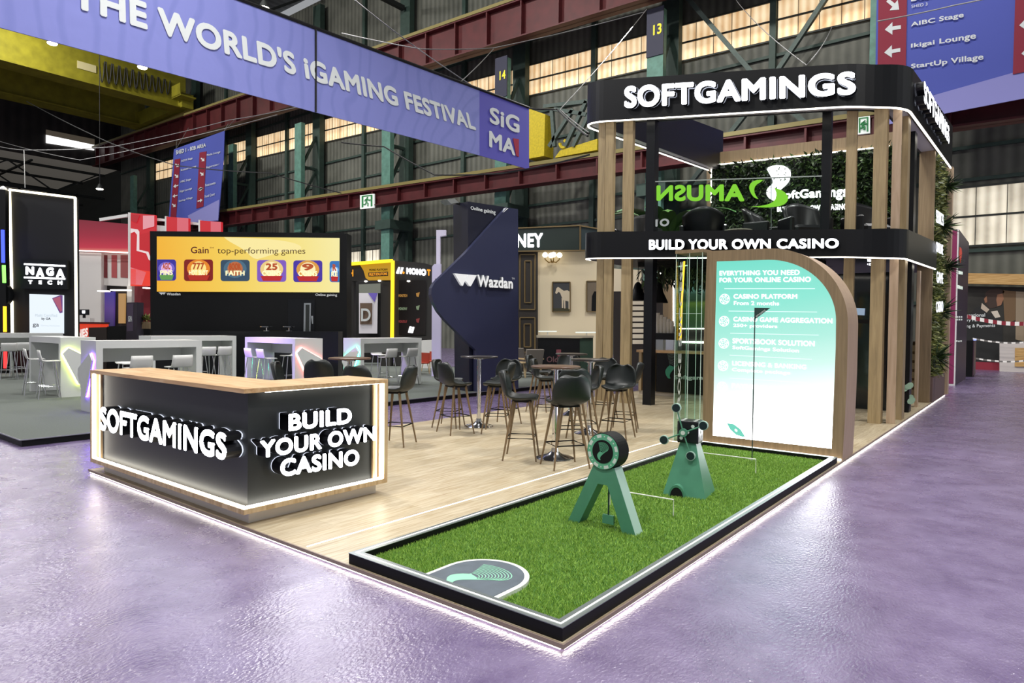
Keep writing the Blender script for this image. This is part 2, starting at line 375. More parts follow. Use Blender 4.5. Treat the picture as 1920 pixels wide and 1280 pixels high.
GREENSIGN = mat('exit_green', '#2b7a45', .5, 0, .25); SIGNPLATE = mat('sign_white', '#e8efe8', .5, 0, .35)

# ================================================================== hall shell
fl = MB().box(-145, 16, -30, 34.7, -.2, 0).build('floor', hall_floor()); tag(fl, 'glossy purple vinyl floor of the hall', 'floor', kind='structure')
WY = 34.6
wb = MB().box(-96, 16, WY, WY + .3, 0, 32).build('wall_back', corrugated('corrugated_wall', '#4a4c44', '#6d6e64', .5, 'X')); tag(wb, 'tall grey corrugated metal wall behind the stands', 'wall', kind='structure')
g = MB()
for z in (3, 5.4, 8.7, 10.2, 12.6, 14.6, 16.6, 21.8, 23.6): g.box(-96, 16, WY - .16, WY - .02, z, z + .16)
g.build('girt', TEALD, wb)
COLX = [float(ony(px, 300, 32)[0]) for px in (436, 562, 727, 942, 1228)]
COLX = [COLX[0] - 23.4, COLX[0] - 11.7] + COLX + [-4.0, 8]
g = MB()
for a, b_ in zip(COLX[:-1], COLX[1:]):
    x = (a + b_) / 2; g.box(x - .17, x + .17, WY - .3, WY - .04, 0, 30)
g.build('mullion_post', TEALD, wb)
we = MB().ext([(-96, 40, 22.4), (-96, -30, 22.4), (-96, -30, 40), (-96, 40, 40)], (-.3, 0, 0)).build('wall_left', corrugated('dark_end_cladding', '#1d1b1b', '#37322f', 1.1, 'Y')); tag(we, 'dark end wall of the hall above the opening', 'wall', kind='structure')
wf = MB().box(-145, -144.7, -30, 40, 0, 22.6).build('wall_far', mat('far_dark_wall', '#1d211f', .7)); tag(wf, 'dark far wall of the neighbouring shed', 'wall', kind='structure')
wg = MB().box(-144.7, -96, WY, WY + .3, 0, 22.6).build('wall_back_far', mat('far_grey_cladding', '#2b2f2c', .7)); tag(wg, 'dark side wall of the neighbouring shed', 'wall', kind='structure')
ce = MB().box(-96, 16, -30, 34.9, 33, 33.3).build('ceiling', corrugated('roof_sheet', '#3a3d3d', '#5b5e5e', .8, 'X')); tag(ce, 'high grey metal roof of the hall', 'ceiling', kind='structure')
c2 = MB().box(-144.7, -96.3, -30, 34.6, 22.6, 22.9).build('ceiling_far', mat('pale_lit_roof_lining', '#a39d92', .7, 0, .16)); tag(c2, 'pale roof lining of the neighbouring shed', 'ceiling', kind='structure')  # lining glows faintly, standing in for light inside the shed
rf = thing('roof_truss', 'dark lattice roof trusses under the pale roof of the neighbouring shed', 'truss', (-110, 10, 18.9))
t = MB()
for x in (-100, -108, -117, -127):
    t.bar((x, -28, 18.9), (x, 34, 18.9), .3); t.bar((x, -28, 22.1), (x, 34, 22.1), .3)
    for k in range(12): t.bar((x, -28 + k * 5.1, 18.9 if k % 2 else 22.1), (x, -22.9 + k * 5.1, 22.1 if k % 2 else 18.9), .16)
for y in (-10, 0, 10, 20, 30): t.bar((-98, y, 18.8), (-140, y, 18.8), .22); t.bar((-98, y + 5, 22.2), (-140, y + 5, 22.2), .22)
t.build('lattice', DARKSTEEL, rf)
for i, x in enumerate((COLX[1], COLX[2], COLX[3], COLX[4])):
    t = MB(); t.bar((x, -29, 27.2), (x, 33.5, 27.2), .35); t.bar((x, -29, 31.6), (x, 33.5, 31.6), .35)
    for k in range(10): t.bar((x, -29 + k * 6.2, 27.2 if k % 2 else 31.6), (x, -22.8 + k * 6.2, 31.6 if k % 2 else 27.2), .2)
    o = t.build('roof_girder', DARKSTEEL); tag(o, ['high lattice roof girder farthest from the entrance banner', 'second high lattice roof girder from the end wall', 'third high lattice roof girder from the end wall', 'high lattice roof girder nearest the numbered columns'][i], 'roof girder')
# translucent panel windows in the back wall -------------------------------------------------
LITW = corrugated('translucent_sheet_daylit', '#c9a070', '#f6deb6', .42, 'X', .95); LITW2 = corrugated('translucent_sheet_pale', '#a89f8c', '#efe6cf', .42, 'X', .85)
WFR = mat('window_rail', '#3a3f3a', .6); wn = 0
def win(x0, x1, zf, h, m):
    global wn
    wn += 1
    z0, z1 = zf(x0), zf(x1)
    o = MB().ext([(x0, WY - .05, z0), (x1, WY - .05, z1), (x1, WY - .05, z1 + h), (x0, WY - .05, z0 + h)], (0, .04, 0)).build('window_%d' % wn, m)
    tag(o, 'daylit corrugated window panel in the back wall', 'window', group='translucent window panels', kind='structure')
    r = MB()
    for k in (.0, .5, 1): r.bar((x0, WY - .09, z0 + h * k), (x1, WY - .09, z1 + h * k), .09)
    for k in range(6): x = x0 + (x1 - x0) * k / 5; z = zf(x); r.bar((x, WY - .08, z), (x, WY - .08, z + h), .028)
    r.build('window_bar', WFR, o)
zup = lambda x: 17.25 + .028 * -x
XS = []
for a, b_ in zip(COLX[:-2], COLX[1:-1]): XS += [(a + .2, (a + b_) / 2 - .2), ((a + b_) / 2 + .2, b_ - .2)]
for a, b_ in XS: win(a, b_, zup, 2.15, LITW)
for a, b_ in ((-1.6, 4.2), (4.6, 10)): win(a, b_, lambda x: 5.7, 2.75, LITW2)
q = [ony(*p, WY) for p in ((652, 510), (712, 505))]; win(q[0][0], q[1][0], lambda x: 6.1, 2.2, LITW2)
# end-wall window
p = PX(-95.9)
o = panel('window_%d' % (wn + 1), p, [(86, 253), (177, 272), (176, 282), (86, 268)], .1, glow('open_daylight', '#ffffff', 1.6), toward=True); tag(o, 'bright torn window high in the dark end wall', 'window', kind='structure')
panel('window_frame', p, [(86, 243), (177, 261), (177, 272), (86, 253)], .08, mat('rusty_mesh', '#7a7060', .7, 0, .25), o, toward=True)
# steel columns ------------------------------------------------------------------------------
for i, x in enumerate(COLX):
    lab = {5: 'teal steel column carrying the navy plate 14', 6: 'teal steel column carrying the navy plate 13'}.get(i) or ['teal steel column at the dark end of the back wall', 'teal steel column second from the dark end wall', 'teal steel column just beside the hanging SHED direction banner', 'teal steel column between the direction banner and the black screen wall', 'teal steel column above the yellow edged stand', '', '', 'teal steel column beside the arrow direction banner', 'teal steel column beyond the aisle end'][i]
    c = thing('steel_column', lab, 'column', (x, 32, 0))
    MB().box(x - .5, x + .5, 31.8, 32.2, 0, 19.8).build('front_post', TEAL, c)
    MB().box(x - .55, x + .55, 33.7, 34.2, 0, 31).build('rear_post', TEALD, c)
    b_ = MB(); z = .5
    while z < 19: b_.bar((x, 32.2, z), (x, 33.7, z), .22); b_.bar((x, 32.2, z), (x, 33.7, z + 3.0), .2); z += 3.1
    b_.build('brace', TEALD, c)
    MB().box(x - .9, x + .9, 31.5, 33.9, 9.3, 10.0).build('bracket', TEALD, c)
    if i in (4, 5, 6, 7):
        k = MB().box(x - .52, x + .52, 31.74, 31.8, 17.2, 19.9).build('number_plate', NAVY, c)
        if i in (5, 6): text('numeral', {5: '14', 6: '13'}[i], [(x - .1, 31.72, 18.35), (x + .42, 31.72, 18.35), (x + .42, 31.72, 18.95), (x - .1, 31.72, 18.95)], mat('yellow_numeral', '#e8dc2c', .5, 0, .3), k, (0, -1, 0))
xb = thing('cross_brace', 'crossed teal diagonal braces on the back wall over the black roof band', 'brace', ((COLX[6] + COLX[7]) / 2, 33.6, 10))
a, b_ = COLX[6] + 1, COLX[7] - 1; mdl = (a + b_) / 2
MB().bar((a, 33.4, 21), (mdl, 33.4, 14.6), .24).bar((b_, 33.4, 21), (mdl, 33.4, 14.6), .24).bar((a, 33.4, 9.5), (mdl, 33.4, 14.6), .24).bar((b_, 33.4, 9.5), (mdl, 33.4, 14.6), .24).build('diagonal', STEEL, xb)
# crane runway beams -------------------------------------------------------------------------
def runway(lab, zb, zt, x0, x1, y=31.0):
    r = thing('crane_runway_beam', lab, 'beam', (x0, y, zb(x0)))
    f = lambda x, z, yy: (x, yy, z)
    MB().hexa([f(x0, zb(x0), y + .15), f(x1, zb(x1), y + .15), f(x1, zb(x1), y + .25), f(x0, zb(x0), y + .25)], [f(x0, zt(x0), y + .15), f(x1, zt(x1), y + .15), f(x1, zt(x1), y + .25), f(x0, zt(x0), y + .25)]).build('web', RED, r)
    b = MB()
    for zz in (zb, zt): b.hexa([f(x0, zz(x0), y - .25), f(x1, zz(x1), y - .25), f(x1, zz(x1), y + .65), f(x0, zz(x0), y + .65)], [f(x0, zz(x0) + .09, y - .25), f(x1, zz(x1) + .09, y - .25), f(x1, zz(x1) + .09, y + .65), f(x0, zz(x0) + .09, y + .65)])
    b.build('flange', RED, r)
    b = MB(); x = x0 + 1
    while x < x1: b.box(x - .05, x + .05, y - .2, y + .15, zb(x), zt(x)); x += 2.9
    b.build('stiffener', RED, r)
    b = MB(); b.hexa([f(x0, zt(x0) + .1, y - .3), f(x1, zt(x1) + .1, y - .3), f(x1, zt(x1) + .1, y), f(x0, zt(x0) + .1, y)], [f(x0, zt(x0) + .32, y - .3), f(x1, zt(x1) + .32, y - .3), f(x1, zt(x1) + .32, y), f(x0, zt(x0) + .32, y)])
    b.build('rail', mat('yellow_rail', '#857a45', .55), r)
runway('upper dark red crane runway beam crossing behind the violet banner', lambda x: 19.7 + .025 * -x, lambda x: 22.0 + .025 * -x, -95, 14)
runway('lower dark red crane runway beam with the green exit signs', lambda x: 10.35 + .018 * -x, lambda x: 11.25 + .024 * -x, -95, 14)
# yellow overhead crane ----------------------------------------------------------------------
cr = thing('overhead_crane', 'dirty yellow overhead crane girders above the banner end', 'crane', (-74, 25, 24))
GXa = PX(-70)
zz = 24.62
MB().box(-71.0, -69.9, -20, 31, zz, zz + 3.6).build('girder', YEL, cr)
MB().box(-71.6, -69.3, -20, 31, zz - .12, zz).build('lower_flange', YEL, cr)
MB().box(-81.0, -79.9, -20, 31, zz, zz + 3.4).build('girder', YEL, cr)
MB().box(-81.6, -79.3, -20, 31, zz - .12, zz).build('lower_flange', YEL, cr)
MB().box(-82, -69, 30.2, 31.4, zz - .1, zz + 1.4).build('end_carriage', YEL, cr)
MB().box(-79.3, -71.6, -20, 30, zz + 3.2, zz + 3.3).build('walkway', mat('walkway_plate', '#4c4a24', .7), cr)
b = MB()
for k in range(11):
    y = 22.6 + k * .62; L = 2.1 - .06 * k
    b.tube([(-69.7, y + .3 * math.sin(math.pi * s / 8) * 0 + .5 * s / 8, zz + 2.5 - L * math.sin(math.pi * s / 8)) for s in range(9)], .06, 5)
b.build('festoon_cable', CABLEK, cr)
q = GXa(144, 121); MB().box(-69.89, -69.85, q[1], q[1] + 1.6, q[2] - .35, q[2] + .35).build('plate', mat('pale_warning_plate', '#d9cf9a', .6), cr)
MB().box(-69.6, -67.6, 29.4, 31, zz + .6, zz + .75).box(-69.6, -67.7, 29.4, 29.5, zz + .7, zz + 1.9).build('service_platform', YEL, cr)
# second small crane behind the banner end
p = PY(30.75)
c2 = thing('hoist_trolley', 'bright yellow crane hoist with hook behind the banner end', 'crane', p(1080, 290))
panel('box_girder', p, [(990, 203), (1022, 214), (1020, None, 12.4), (990, None, 12.4)], 1.0, YELB, c2)
panel('carriage', p, [(1040, None, 12.16), (1050, 282), (1120, 260), (1119, None, 12.16)], .8, YELB, c2)
b = MB()
for a_, b2 in (((1040, 205), (1100, 215)), ((1030, 275), (1075, 205)), ((1075, 275), (1110, 205)), ((1035, 205), (1040, 275)), ((1100, 190), (1060, 275)), ((1020, 200), (1105, 190))): b.bar(p(*a_), p(*b2), .22)
b.build('truss', STEEL, c2)
hk = MB(); hk.tube([p(1056 + 6 * math.cos(t), 270 + 7 * math.sin(t)) for t in np.linspace(-1.2, 3.4, 12)], .1, 6); hk.build('hook', YELB, c2)
# banner -------------------------------------------------------------------------------------
P = PX(-14.0)
ban = thing('hanging_banner', 'long violet hanging banner lettered THE WORLD\'S iGAMING FESTIVAL', 'banner', P(992, 317))
panel('cloth', P, [(-80, -200), (592, 54.6), (899, 169.5), (899, 291), (592, 210.5), (-80, 30)], .03, VIOLET, ban)
panel('end_cloth', P, [(899, 169.5), (992, 203.5), (992, 317.5), (899, 291)], .03, VIOLETD, ban)
text('lettering', "THE WORLD'S iGAMING FESTIVAL", [P(133, 13, .02), P(893, 245, .02), P(886, 213, .02), P(133, -46, .02)], PRINTW, ban, P.n, 0, .042)
tpx('lettering', 'SiG', P, 918, 199, 974, 219, 251, 230, PRINTW, ban, .02, 0, .035)
tpx('lettering', 'MA', P, 917, 244, 966, 263, 292, 275, PRINTW, ban, .02, 0, .035)
panel('red_wedge', P, [(962, 259), (973, 261), (973, 294), (968, 292)], .01, mat('red_print', '#a01c3c', .7), ban, .02)
MB().tube([P(-80, -202), P(592, 53), P(992, 202)], .05, 6).build('cable', CABLEK, ban)
MB().bar(P(592, 54.6, .02), P(592, 210.5, .02), .04).build('seam', CABLEK, ban)
# direction banner SHED 1
p = PY(29.6)
db = thing('direction_banner', 'blue SHED 1 direction banner with crimson arrow columns hung by the red beam', 'banner', p(360, 410))
panel('cloth', p, [(326, 280), (421, 245), (419, 300), (409, 414), (356, 418), (316, 412)], .05, BLUEC, db)
panel('arrow_column', p, [(327.5, 299), (338, 297), (330, 407), (319.5, 407)], .03, CRIM, db, .04)
panel('arrow_column', p, [(374, 286), (387, 283.5), (381, 387), (368, 391)], .03, CRIM, db, .04)
panel('lilac_corner', p, [(352, 404), (411, 374), (409, 413), (356, 417)], .02, LILAC, db, .03)
tpx('lettering', 'SHED 1 - B2B AREA', p, 330, 282, 386, 268, 275, 290, PRINTW, db, .06)
for s, x0, y0, x1 in (('SiGMA Stage', 340, 305, 361), ('Business Lounge', 339, 322, 368), ('AIBC Stage', 338, 344, 358), ('Ikigai Lounge', 337, 362, 360), ('Startup Village', 335, 380, 361), ('Media Lounge', 388, 294, 413), ('Registration /', 387, 317, 411), ('Restrooms', 385, 350, 404), ('Food Court', 384, 371, 403)):
    d = (x1 - x0) * .27; tpx('lettering', s, p, x0, y0 - 5, x1, y0 - 5 - d, y0 - d, y0, PRINTW, db, .06, 0, .015)
def arrow(host, plane, cx, cy, s, ang, off, sk=0.):
    A = [(-1, .22), (-1, -.22), (.05, -.22), (.05, -.75), (1, 0), (.05, .75), (.05, .22)]
    c, n = math.cos(ang), math.sin(ang)
    pts = [(cx + s * (x * c - y * n), cy + s * (x * n + y * c) * 1.05 - sk * s * (x * c - y * n)) for x, y in A]
    MB().ext([plane(x, y, off) for x, y in pts], plane.n * -.01).build('arrow', PRINTW, host)
b = MB()
for cx, cy, a in ((332, 310, .8), (331, 330, .8), (329.5, 348.5, math.pi), (328, 367, math.pi), (326, 385, .8), (380, 299, .8), (378.5, 326, .8), (376, 354, 0), (376, 354, math.pi), (375, 376, 0)): arrow(db, p, cx, cy, 4.6, a, .07, .25)
b = MB(); b.bar(p(330, 279), p(332, 262), .04).bar(p(420, 246), p(428, 232), .04); b.build('hanging_cord', CABLE, db); b = MB(); b.bar(p(330, 279), p(330, 279) + [0, 1.3, 2.5], .04).build('hanging_cord', CABLE, db); MB().bar(p(420, 246), p(420, 246) + [0, 1.25, 1.6], .04).build('hanging_cord', CABLE, db)
# direction banner on the right
p = PY(29.5)
db = thing('direction_banner', 'large blue direction banner naming AIBC Stage and StartUp Village', 'banner', p(1780, 225))
panel('cloth', p, [(1645, -80), (1990, -140), (1985, 120), (1750, 178), (1640, 210)], .05, BLUEC, db)
panel('lilac_foot', p, [(1640, 209.5), (1750, 178.6), (1985, 112), (1985, 172), (1780, 211), (1640, 238)], .05, LILAC, db, .01)
panel('arrow_column', p, [(1648, -80), (1702, -88), (1698, 150), (1645, 160)], .03, CRIM, db, .05)
panel('arrow_column', p, [(1906, -80), (1990, -90), (1985, 122), (1899, 139)], .03, CRIM, db, .05)
b = MB()
for cx, cy, a in ((1675, 9, .75), (1674, 53, math.pi), (1673, 96, math.pi), (1926, 45, math.pi), (1930, 98, math.pi)): arrow(db, p, cx, cy, 15, a, .07, .17)
for s, x0, yt0, x1, yt1, yb1, yb0 in (('AIBC Stage', 1708, 42, 1807, 22, 35, 52), ('Ikigai Lounge', 1708, 82, 1830, 60, 76, 92), ('StartUp Village', 1708, 120, 1844, 100, 115, 131), ('Business Stage', 1708, -10, 1860, -34, -20, 7)):
    tpx('lettering', s, p, x0, yt0, x1, yt1, yb1, yb0, PRINTW, db, .07, 0, .03)
tpx('lettering', 'SHED 3', p, 1709, 9.5, 1739, 4.5, 10, 15, PRINTW, db, .07, 0, .0)
# exit signs
for px, lab in ((688, 'green running man exit sign above the black screen wall'), (1619, 'green running man exit sign glimpsed between the oak fins')):
    p = PY(30.7); w = 13 if px < 1000 else 12; y0, y1, sl = (364, 391, .12) if px < 1000 else (218, 251, .1)
    e = thing('exit_sign', lab, 'exit sign', p(px, y1))
    panel('plate', p, [(px - w, y0 + 2), (px + w, y0 - 1), (px + w, y1 - 2), (px - w, y1 + 1)], .12, SIGNPLATE, e)
    panel('door_symbol', p, [(px - w + 3, y0 + 5), (px - w + 6, y0 + 4.6), (px - w + 6, y1 - 3), (px - w + 3, y1 - 2)], .02, GREENSIGN, e, .03)
    panel('door_symbol', p, [(px + w - 6, y0 + 3), (px + w - 3, y0 + 2.6), (px + w - 3, y1 - 5), (px + w - 6, y1 - 4)], .02, GREENSIGN, e, .03)
    panel('door_symbol', p, [(px - w + 3, y0 + 3.2), (px + w - 3, y0 + .6), (px + w - 3, y0 + 2.8), (px - w + 3, y0 + 5.4)], .02, GREENSIGN, e, .03)
    b = MB(); c = (px, (y0 + y1) / 2); P_ = lambda x, y: p(c[0] + x, c[1] + y, .05)
    b.tube([P_(1, -7), P_(1.1, -6.9)], .09, 8)
    for A in ([(.5, -5), (-1, 1)], [(-1, 1), (2, 4), (1.5, 9)], [(-1, 1), (-2.5, 5), (-6, 6)], [(.5, -5), (4, -2), (6, -3)], [(.5, -5), (-3, -3), (-4, 0)]): b.tube([P_(*k) for k in A], .05, 6)
    b.build('running_figure', GREENSIGN, e)
# hall lamps you can see, loose cables
for px, py, d, lab in ((187, 354, 62, 'small bright hall lamp hanging over the red panels'), (98, 81, 44, 'lamp glinting below the banner beside the crane girder end'), (267, 126, 44, 'lamp glinting below the banner over the festoon cables'), (495, 15, 40, 'lamp glinting above the banner top edge')):
    c = ond(px, py, d); h = thing('hall_lamp', lab, 'lamp', c)
    MB().lathe([(.05, .5), (.12, .42), (.3, .05), (.34, 0)], c, 16).build('housing', DARKSTEEL, h, True)
    MB().tube([(c[0], c[1], c[2] + .5), (c[0], c[1], 33 if c[0] > -96 else 22.6)], .03, 6).build('cord', CABLEK, h); MB().lathe([(.02, -.1), (.26, -.07), (.3, 0)], c, 16).build('bulb', glow('lamp_white', '#fff6e2', 14), h, True)
for x, y, z in HALL_LAMPS[:3]:
    h = thing('high_bay_lamp', 'round high bay lamp hanging over the aisle', 'lamp', (x, y, z + .1), group='high bay lamps')
    MB().lathe([(.1, .7), (.3, .5), (.8, .06), (.85, .02)], (x, y, z + .1), 20).build('housing', DARKSTEEL, h, True)
def wire(pix, lab, m=CABLE, r=.02):
    pts = [ond(*q) for q in pix]; P = []
    for a, b_ in zip(pts[:-1], pts[1:]):
        for k in range(8):
            s = k / 8; q = a * (1 - s) + b_ * s; q = q + np.array([0, 0, -4 * .008 * np.linalg.norm(b_ - a) * s * (1 - s)]); P.append(q)
    P.append(pts[-1]); o = MB().tube(P, r, 5).build('cable', m); tag(o, lab, 'cable')
wire([(0, 275, 40), (45, 281, 38), (210, 275, 35), (430, 225, 33), (560, 200, 31)], 'thin steel cable sagging across the dark end wall')
wire([(50, 190, 40), (200, 265, 38), (330, 310, 34), (505, 324, 30), (640, 362, 30)], 'thin dark cable crossing the SHED banner', CABLEK, .025)
wire([(45, 281, 38), (47, 352, 38)], 'thin steel cable hanging over the illuminated black tower')
wire([(640, 62, 26), (790, 92, 27), (925, 90, 30), (1210, 22, 32)], 'thin steel cable stretched toward column plate 13')
wire([(665, 0, 24), (775, 85, 26), (900, 170, 27)], 'thin steel cable descending onto the banner top edge')
wire([(925, 92, 30), (865, 152, 26)], 'short steel cable between column plate 14 and the banner')
wire([(1212, 18, 32), (1050, 205, 24), (1104, 248, 20)], 'steel cable from column plate 13 down to the black roof band')
wire([(992, 203, 22), (1045, 205, 23), (1102, 255, 18)], 'black cable from the banner end to the roof band', CABLEK, .03)
wire([(640, 267, 28), (720, 275, 28), (815, 328, 27), (940, 325, 25), (1105, 290, 20)], 'black cable sagging beneath the banner', CABLEK, .03)
wire([(1380, 0, 26), (1512, 122, 12.6), (1560, 50, 24)], 'thin steel cables meeting at the top edge of the roof band', CABLE, .012)
wire([(1645, 40, 20), (1790, 10, 20), (1915, -18, 20)], 'white cord crossing the blue arrow banner', CABLE, .02)
wire([(0, 265, 44), (150, 300, 40), (520, 215, 34)], 'thin steel cable rising toward the crane runway')
# ================================================================== SOFTGAMINGS STAND
PZ = .05
DECK = plank_deck(); EDGE = mat('deck_edge', '#8d7c70', .5)
pf = thing('exhibition_platform', 'low oak plank platform of the stand edged with white light strips', 'platform', (-3.15, 9.1, 0), kind='structure')
MB().box(-6.32, 0, 0, 18.25, .028, PZ).build('deck', DECK, pf)
MB().box(-6.33, .012, -.012, 0, .026, PZ + .001).box(0, .012, 0, 18.25, .026, PZ + .001).build('edge_trim', EDGE, pf)
MB().box(-6.32, -.02, .002, .014, .012, .026).box(-.014, -.002, .016, 18.2, .012, .026).build('light_strip', glow('edge_led', '#fff8ea', 7), pf)
MB().box(-6.3, -.06, .06, 18.2, 0, .027).build('base_frame', BLACK, pf)
MB().box(-2.285, -2.27, .03, 6.12, PZ, PZ + .003).box(-2.285, -1.86, 6.12, 6.135, PZ, PZ + .003).build('inlaid_light', LEDS, pf)

# ---------------- mini golf green
gf = thing('mini_golf_green', 'artificial grass putting green in a silver light edged tray', 'golf green', (-.88, 3, PZ))
GX0, GX1, GY0, GY1 = -1.765, -.012, .012, 6.03; GT = PZ + .075
def ring(b, o, z0, z1, w):
    x0, x1, y0, y1 = o
    b.box(x0, x1, y0, y0 + w, z0, z1).box(x0, x1, y1 - w, y1, z0, z1).box(x0, x0 + w, y0 + w, y1 - w, z0, z1).box(x1 - w, x1, y0 + w, y1 - w, z0, z1)
b = MB(); ring(b, (GX0, GX1, GY0, GY1), PZ, GT - .004, .07); b.build('kerb', BLACK, gf)
b = MB(); ring(b, (GX0 - .003, GX1 + .003, GY0 - .003, GY1 + .003), GT - .004, GT, .075); b.build('silver_rim', mat('silver_rim', '#8f9898', .38, .8), gf)
b = MB(); ring(b, (GX0 + .03, GX1 - .03, GY0 + .03, GY1 - .03), GT, GT + .003, .007); b.build('light_strip', glow('tray_led', '#fffaf0', 3), gf)
GZ = PZ + .022
TURF = leafy('artificial_turf_blade', '#5c8426', '#80a83a', '#a4c65a', .7)
MB().box(GX0 + .07, GX1 - .07, GY0 + .07, GY1 - .07, PZ, GZ).build('turf_mat', mat('turf_backing', '#3f6a1c', .8, noise=.25, nscale=30), gf)
def turf():
    rg = np.random.default_rng(4); N = 150000
    x = rg.uniform(GX0 + .075, GX1 - .075, N); v = rg.random(N); y = GY0 + .075 + (GY1 - GY0 - .15) * v ** 1.25
    pad = (np.abs(x + .851) < .305) & ((y < .345) | ((x + .851) ** 2 + (y - .345) ** 2 < .305 ** 2))
    x, y = x[~pad], y[~pad]; N = len(x)
    a = rg.uniform(0, 6.28, N); h = rg.uniform(.012, .023, N); w = rg.uniform(.0015, .0026, N) * (1 + y * .12); l = rg.normal(0, .009, (N, 2))
    P = np.zeros((N, 3, 3)); P[:, 0] = np.c_[x - w * np.cos(a), y - w * np.sin(a), np.full(N, GZ)]; P[:, 1] = np.c_[x + w * np.cos(a), y + w * np.sin(a), np.full(N, GZ)]
    P[:, 2] = np.c_[x + l[:, 0], y + l[:, 1], GZ + h]
    P -= ORG[gf.name]
    me = bpy.data.meshes.new('turf'); me.vertices.add(3 * N); me.vertices.foreach_set('co', P.reshape(-1)); me.loops.add(3 * N); me.polygons.add(N)
    me.loops.foreach_set('vertex_index', np.arange(3 * N, dtype=np.int32)); me.polygons.foreach_set('loop_start', np.arange(0, 3 * N, 3, dtype=np.int32)); me.polygons.foreach_set('loop_total', np.full(N, 3, dtype=np.int32))
    me.update(); me.validate(); me.materials.append(TURF); o = bpy.data.objects.new('turf', me); COL.objects.link(o); o.parent = gf; o['kind'] = 'stuff'
turf()
# start pad with the printed wing emblem
PADG = mat('slate_grey_pad', '#566069', .55, noise=.12, nscale=12); MINT = mat('mint_print', '#8fd0b0', .6); MINTL = mat('pale_mint_print', '#a9d9c4', .6)
pd = thing('start_pad', 'grey round-ended tee pad with a mint wing emblem and white border', 'tee pad', (-.851, .3, GZ))
def stadium(r, z, y0=.09, cy=.345, n=28): return [(-.851 - r, y0, z), (-.851 + r, y0, z)] + [(-.851 + r * math.cos(t), cy + r * math.sin(t), z) for t in np.linspace(0, math.pi, n)][0:]
MB().ext(stadium(.300, GZ), (0, 0, .023)).build('border', mat('white_border', '#dfe3dd', .5), pd)
MB().ext(stadium(.268, GZ + .01), (0, 0, .016)).build('pad_surface', PADG, pd)
def emblem(b, f, lines=9, w=.012):
    """wing emblem in a unit frame: x right, y up; nested fan lines; f maps (x, y) to the world"""
    A0, A1 = np.array([-.28, -.046]), np.array([-.468, .638]); B0, B1 = np.array([.03, -.24]), np.array([.544, .028])
    C0 = [np.array([-.12, -.02]), np.array([.0, -.05])]; C1 = [np.array([.25, .90]), np.array([1.02, .46])]
    for k in range(lines):
        s = (k + .6) / (lines - .4); p0 = A0 + (A1 - A0) * s; p3 = B0 + (B1 - B0) * s; p1 = C0[0] + (C1[0] - C0[0]) * s; p2 = C0[1] + (C1[1] - C0[1]) * s; pts = []
        for t in np.linspace(0, 1, 16):
            u = 1 - t; pts.append(u ** 3 * p0 + 3 * u * u * t * p1 + 3 * u * t * t * p2 + t ** 3 * p3)
        for a, c in zip(pts[:-1], pts[1:]):
            d = c - a; n_ = np.array([-d[1], d[0]]) / (np.linalg.norm(d) + 1e-9) * w / 2
            b.quad(f(*(a + n_)), f(*(a - n_)), f(*(c - n_)), f(*(c + n_)))
def bez(P, n=12):
    out = []
    for i in range(0, len(P) - 1, 3):
        for t in np.linspace(0, 1, n, endpoint=False):
            u = 1 - t; out.append(tuple(u ** 3 * P[i][k] + 3 * u * u * t * P[i + 1][k] + 3 * u * t * t * P[i + 2][k] + t ** 3 * P[i + 3][k] for k in (0, 1)))
    return out
TAIL = [(-.198, -.845), (-.316, -.863), (-.42, -.82), (-.477, -.748), (-.55, -.66), (-.586, -.584), (-.607, -.5), (-.60, -.416), (-.575, -.35), (-.535, -.296), (-.44, -.19), (-.301, -.099), (-.28, -.046), (-.2, -.10), (-.1, -.12), (0, -.16), (.2, -.10), (.4, -.03), (.544, .028), (.36, -.088), (.2, -.19), (.089, -.282), (-.05, -.39), (-.165, -.496), (-.225, -.57), (-.253, -.644), (-.26, -.70), (-.252, -.753)]
def strip_fill(b, f, pts):
    b.quad(*[f(*p) for p in pts])
def padmap(z): return lambda x, y: (-.85 + .25 * x, .33 + .25 * y, z)
b = MB(); emblem(b, padmap(GZ + .0275), 11, .026); strip_fill(b, padmap(GZ + .0275), TAIL); b.build('emblem', MINT, pd)

# ---------------- A-frame obstacle with casino chip
GRN = mat('golf_green_paint', '#4f8c70', .4, noise=.06); GRNL = mat('pale_green_paint', '#a9c9ba', .45); GRNM = mat('chip_green', '#5fae88', .45); CHW = mat('chip_white', '#d4dcd4', .5)
GZT = GZ
ao = thing('golf_obstacle', 'green A-shaped golf obstacle topped by a round casino chip', 'obstacle', (-.83, 1.82, GZT))
y0, y1 = 1.765, 1.885
V_ = lambda x, z: (x, y0, z)
left_leg = [(-1.143, GZT), (-1.036, GZT), (-.862, .425), (-.775, .425), (-.715, .57), (-.905, .57)]
right_leg = [(-.775, .425), (-.635, GZT), (-.518, GZT), (-.715, .57)]
b = MB(); b.ext([V_(*p) for p in left_leg], (0, y1 - y0, 0)); b.ext([V_(*p) for p in right_leg], (0, y1 - y0, 0)); b.build('a_frame', GRN, ao)
MB().quad((-.5175, y0 + .002, GZT), (-.5175, y1, GZT), (-.7135, y1, .571), (-.7135, y0 + .002, .571)).build('pale_edge', GRNL, ao)
cz, cr_ = .692, .147
MB().disc((-.811, 1.755, cz), (1, 0, 0), (0, 0, 1), cr_, 0, (0, .155, 0), 40).build('chip', BLACK, ao)
ch = MB(); ch.disc((-.811, 1.754, cz), (1, 0, 0), (0, 0, 1), .142, .0, (0, -.004, 0), 40); cho = ch.build('chip_rim', GRNM, ao)
MB().disc((-.811, 1.749, cz), (1, 0, 0), (0, 0, 1), .094, 0, (0, -.003, 0), 40).build('chip_face', BLACK, ao)
b = MB()
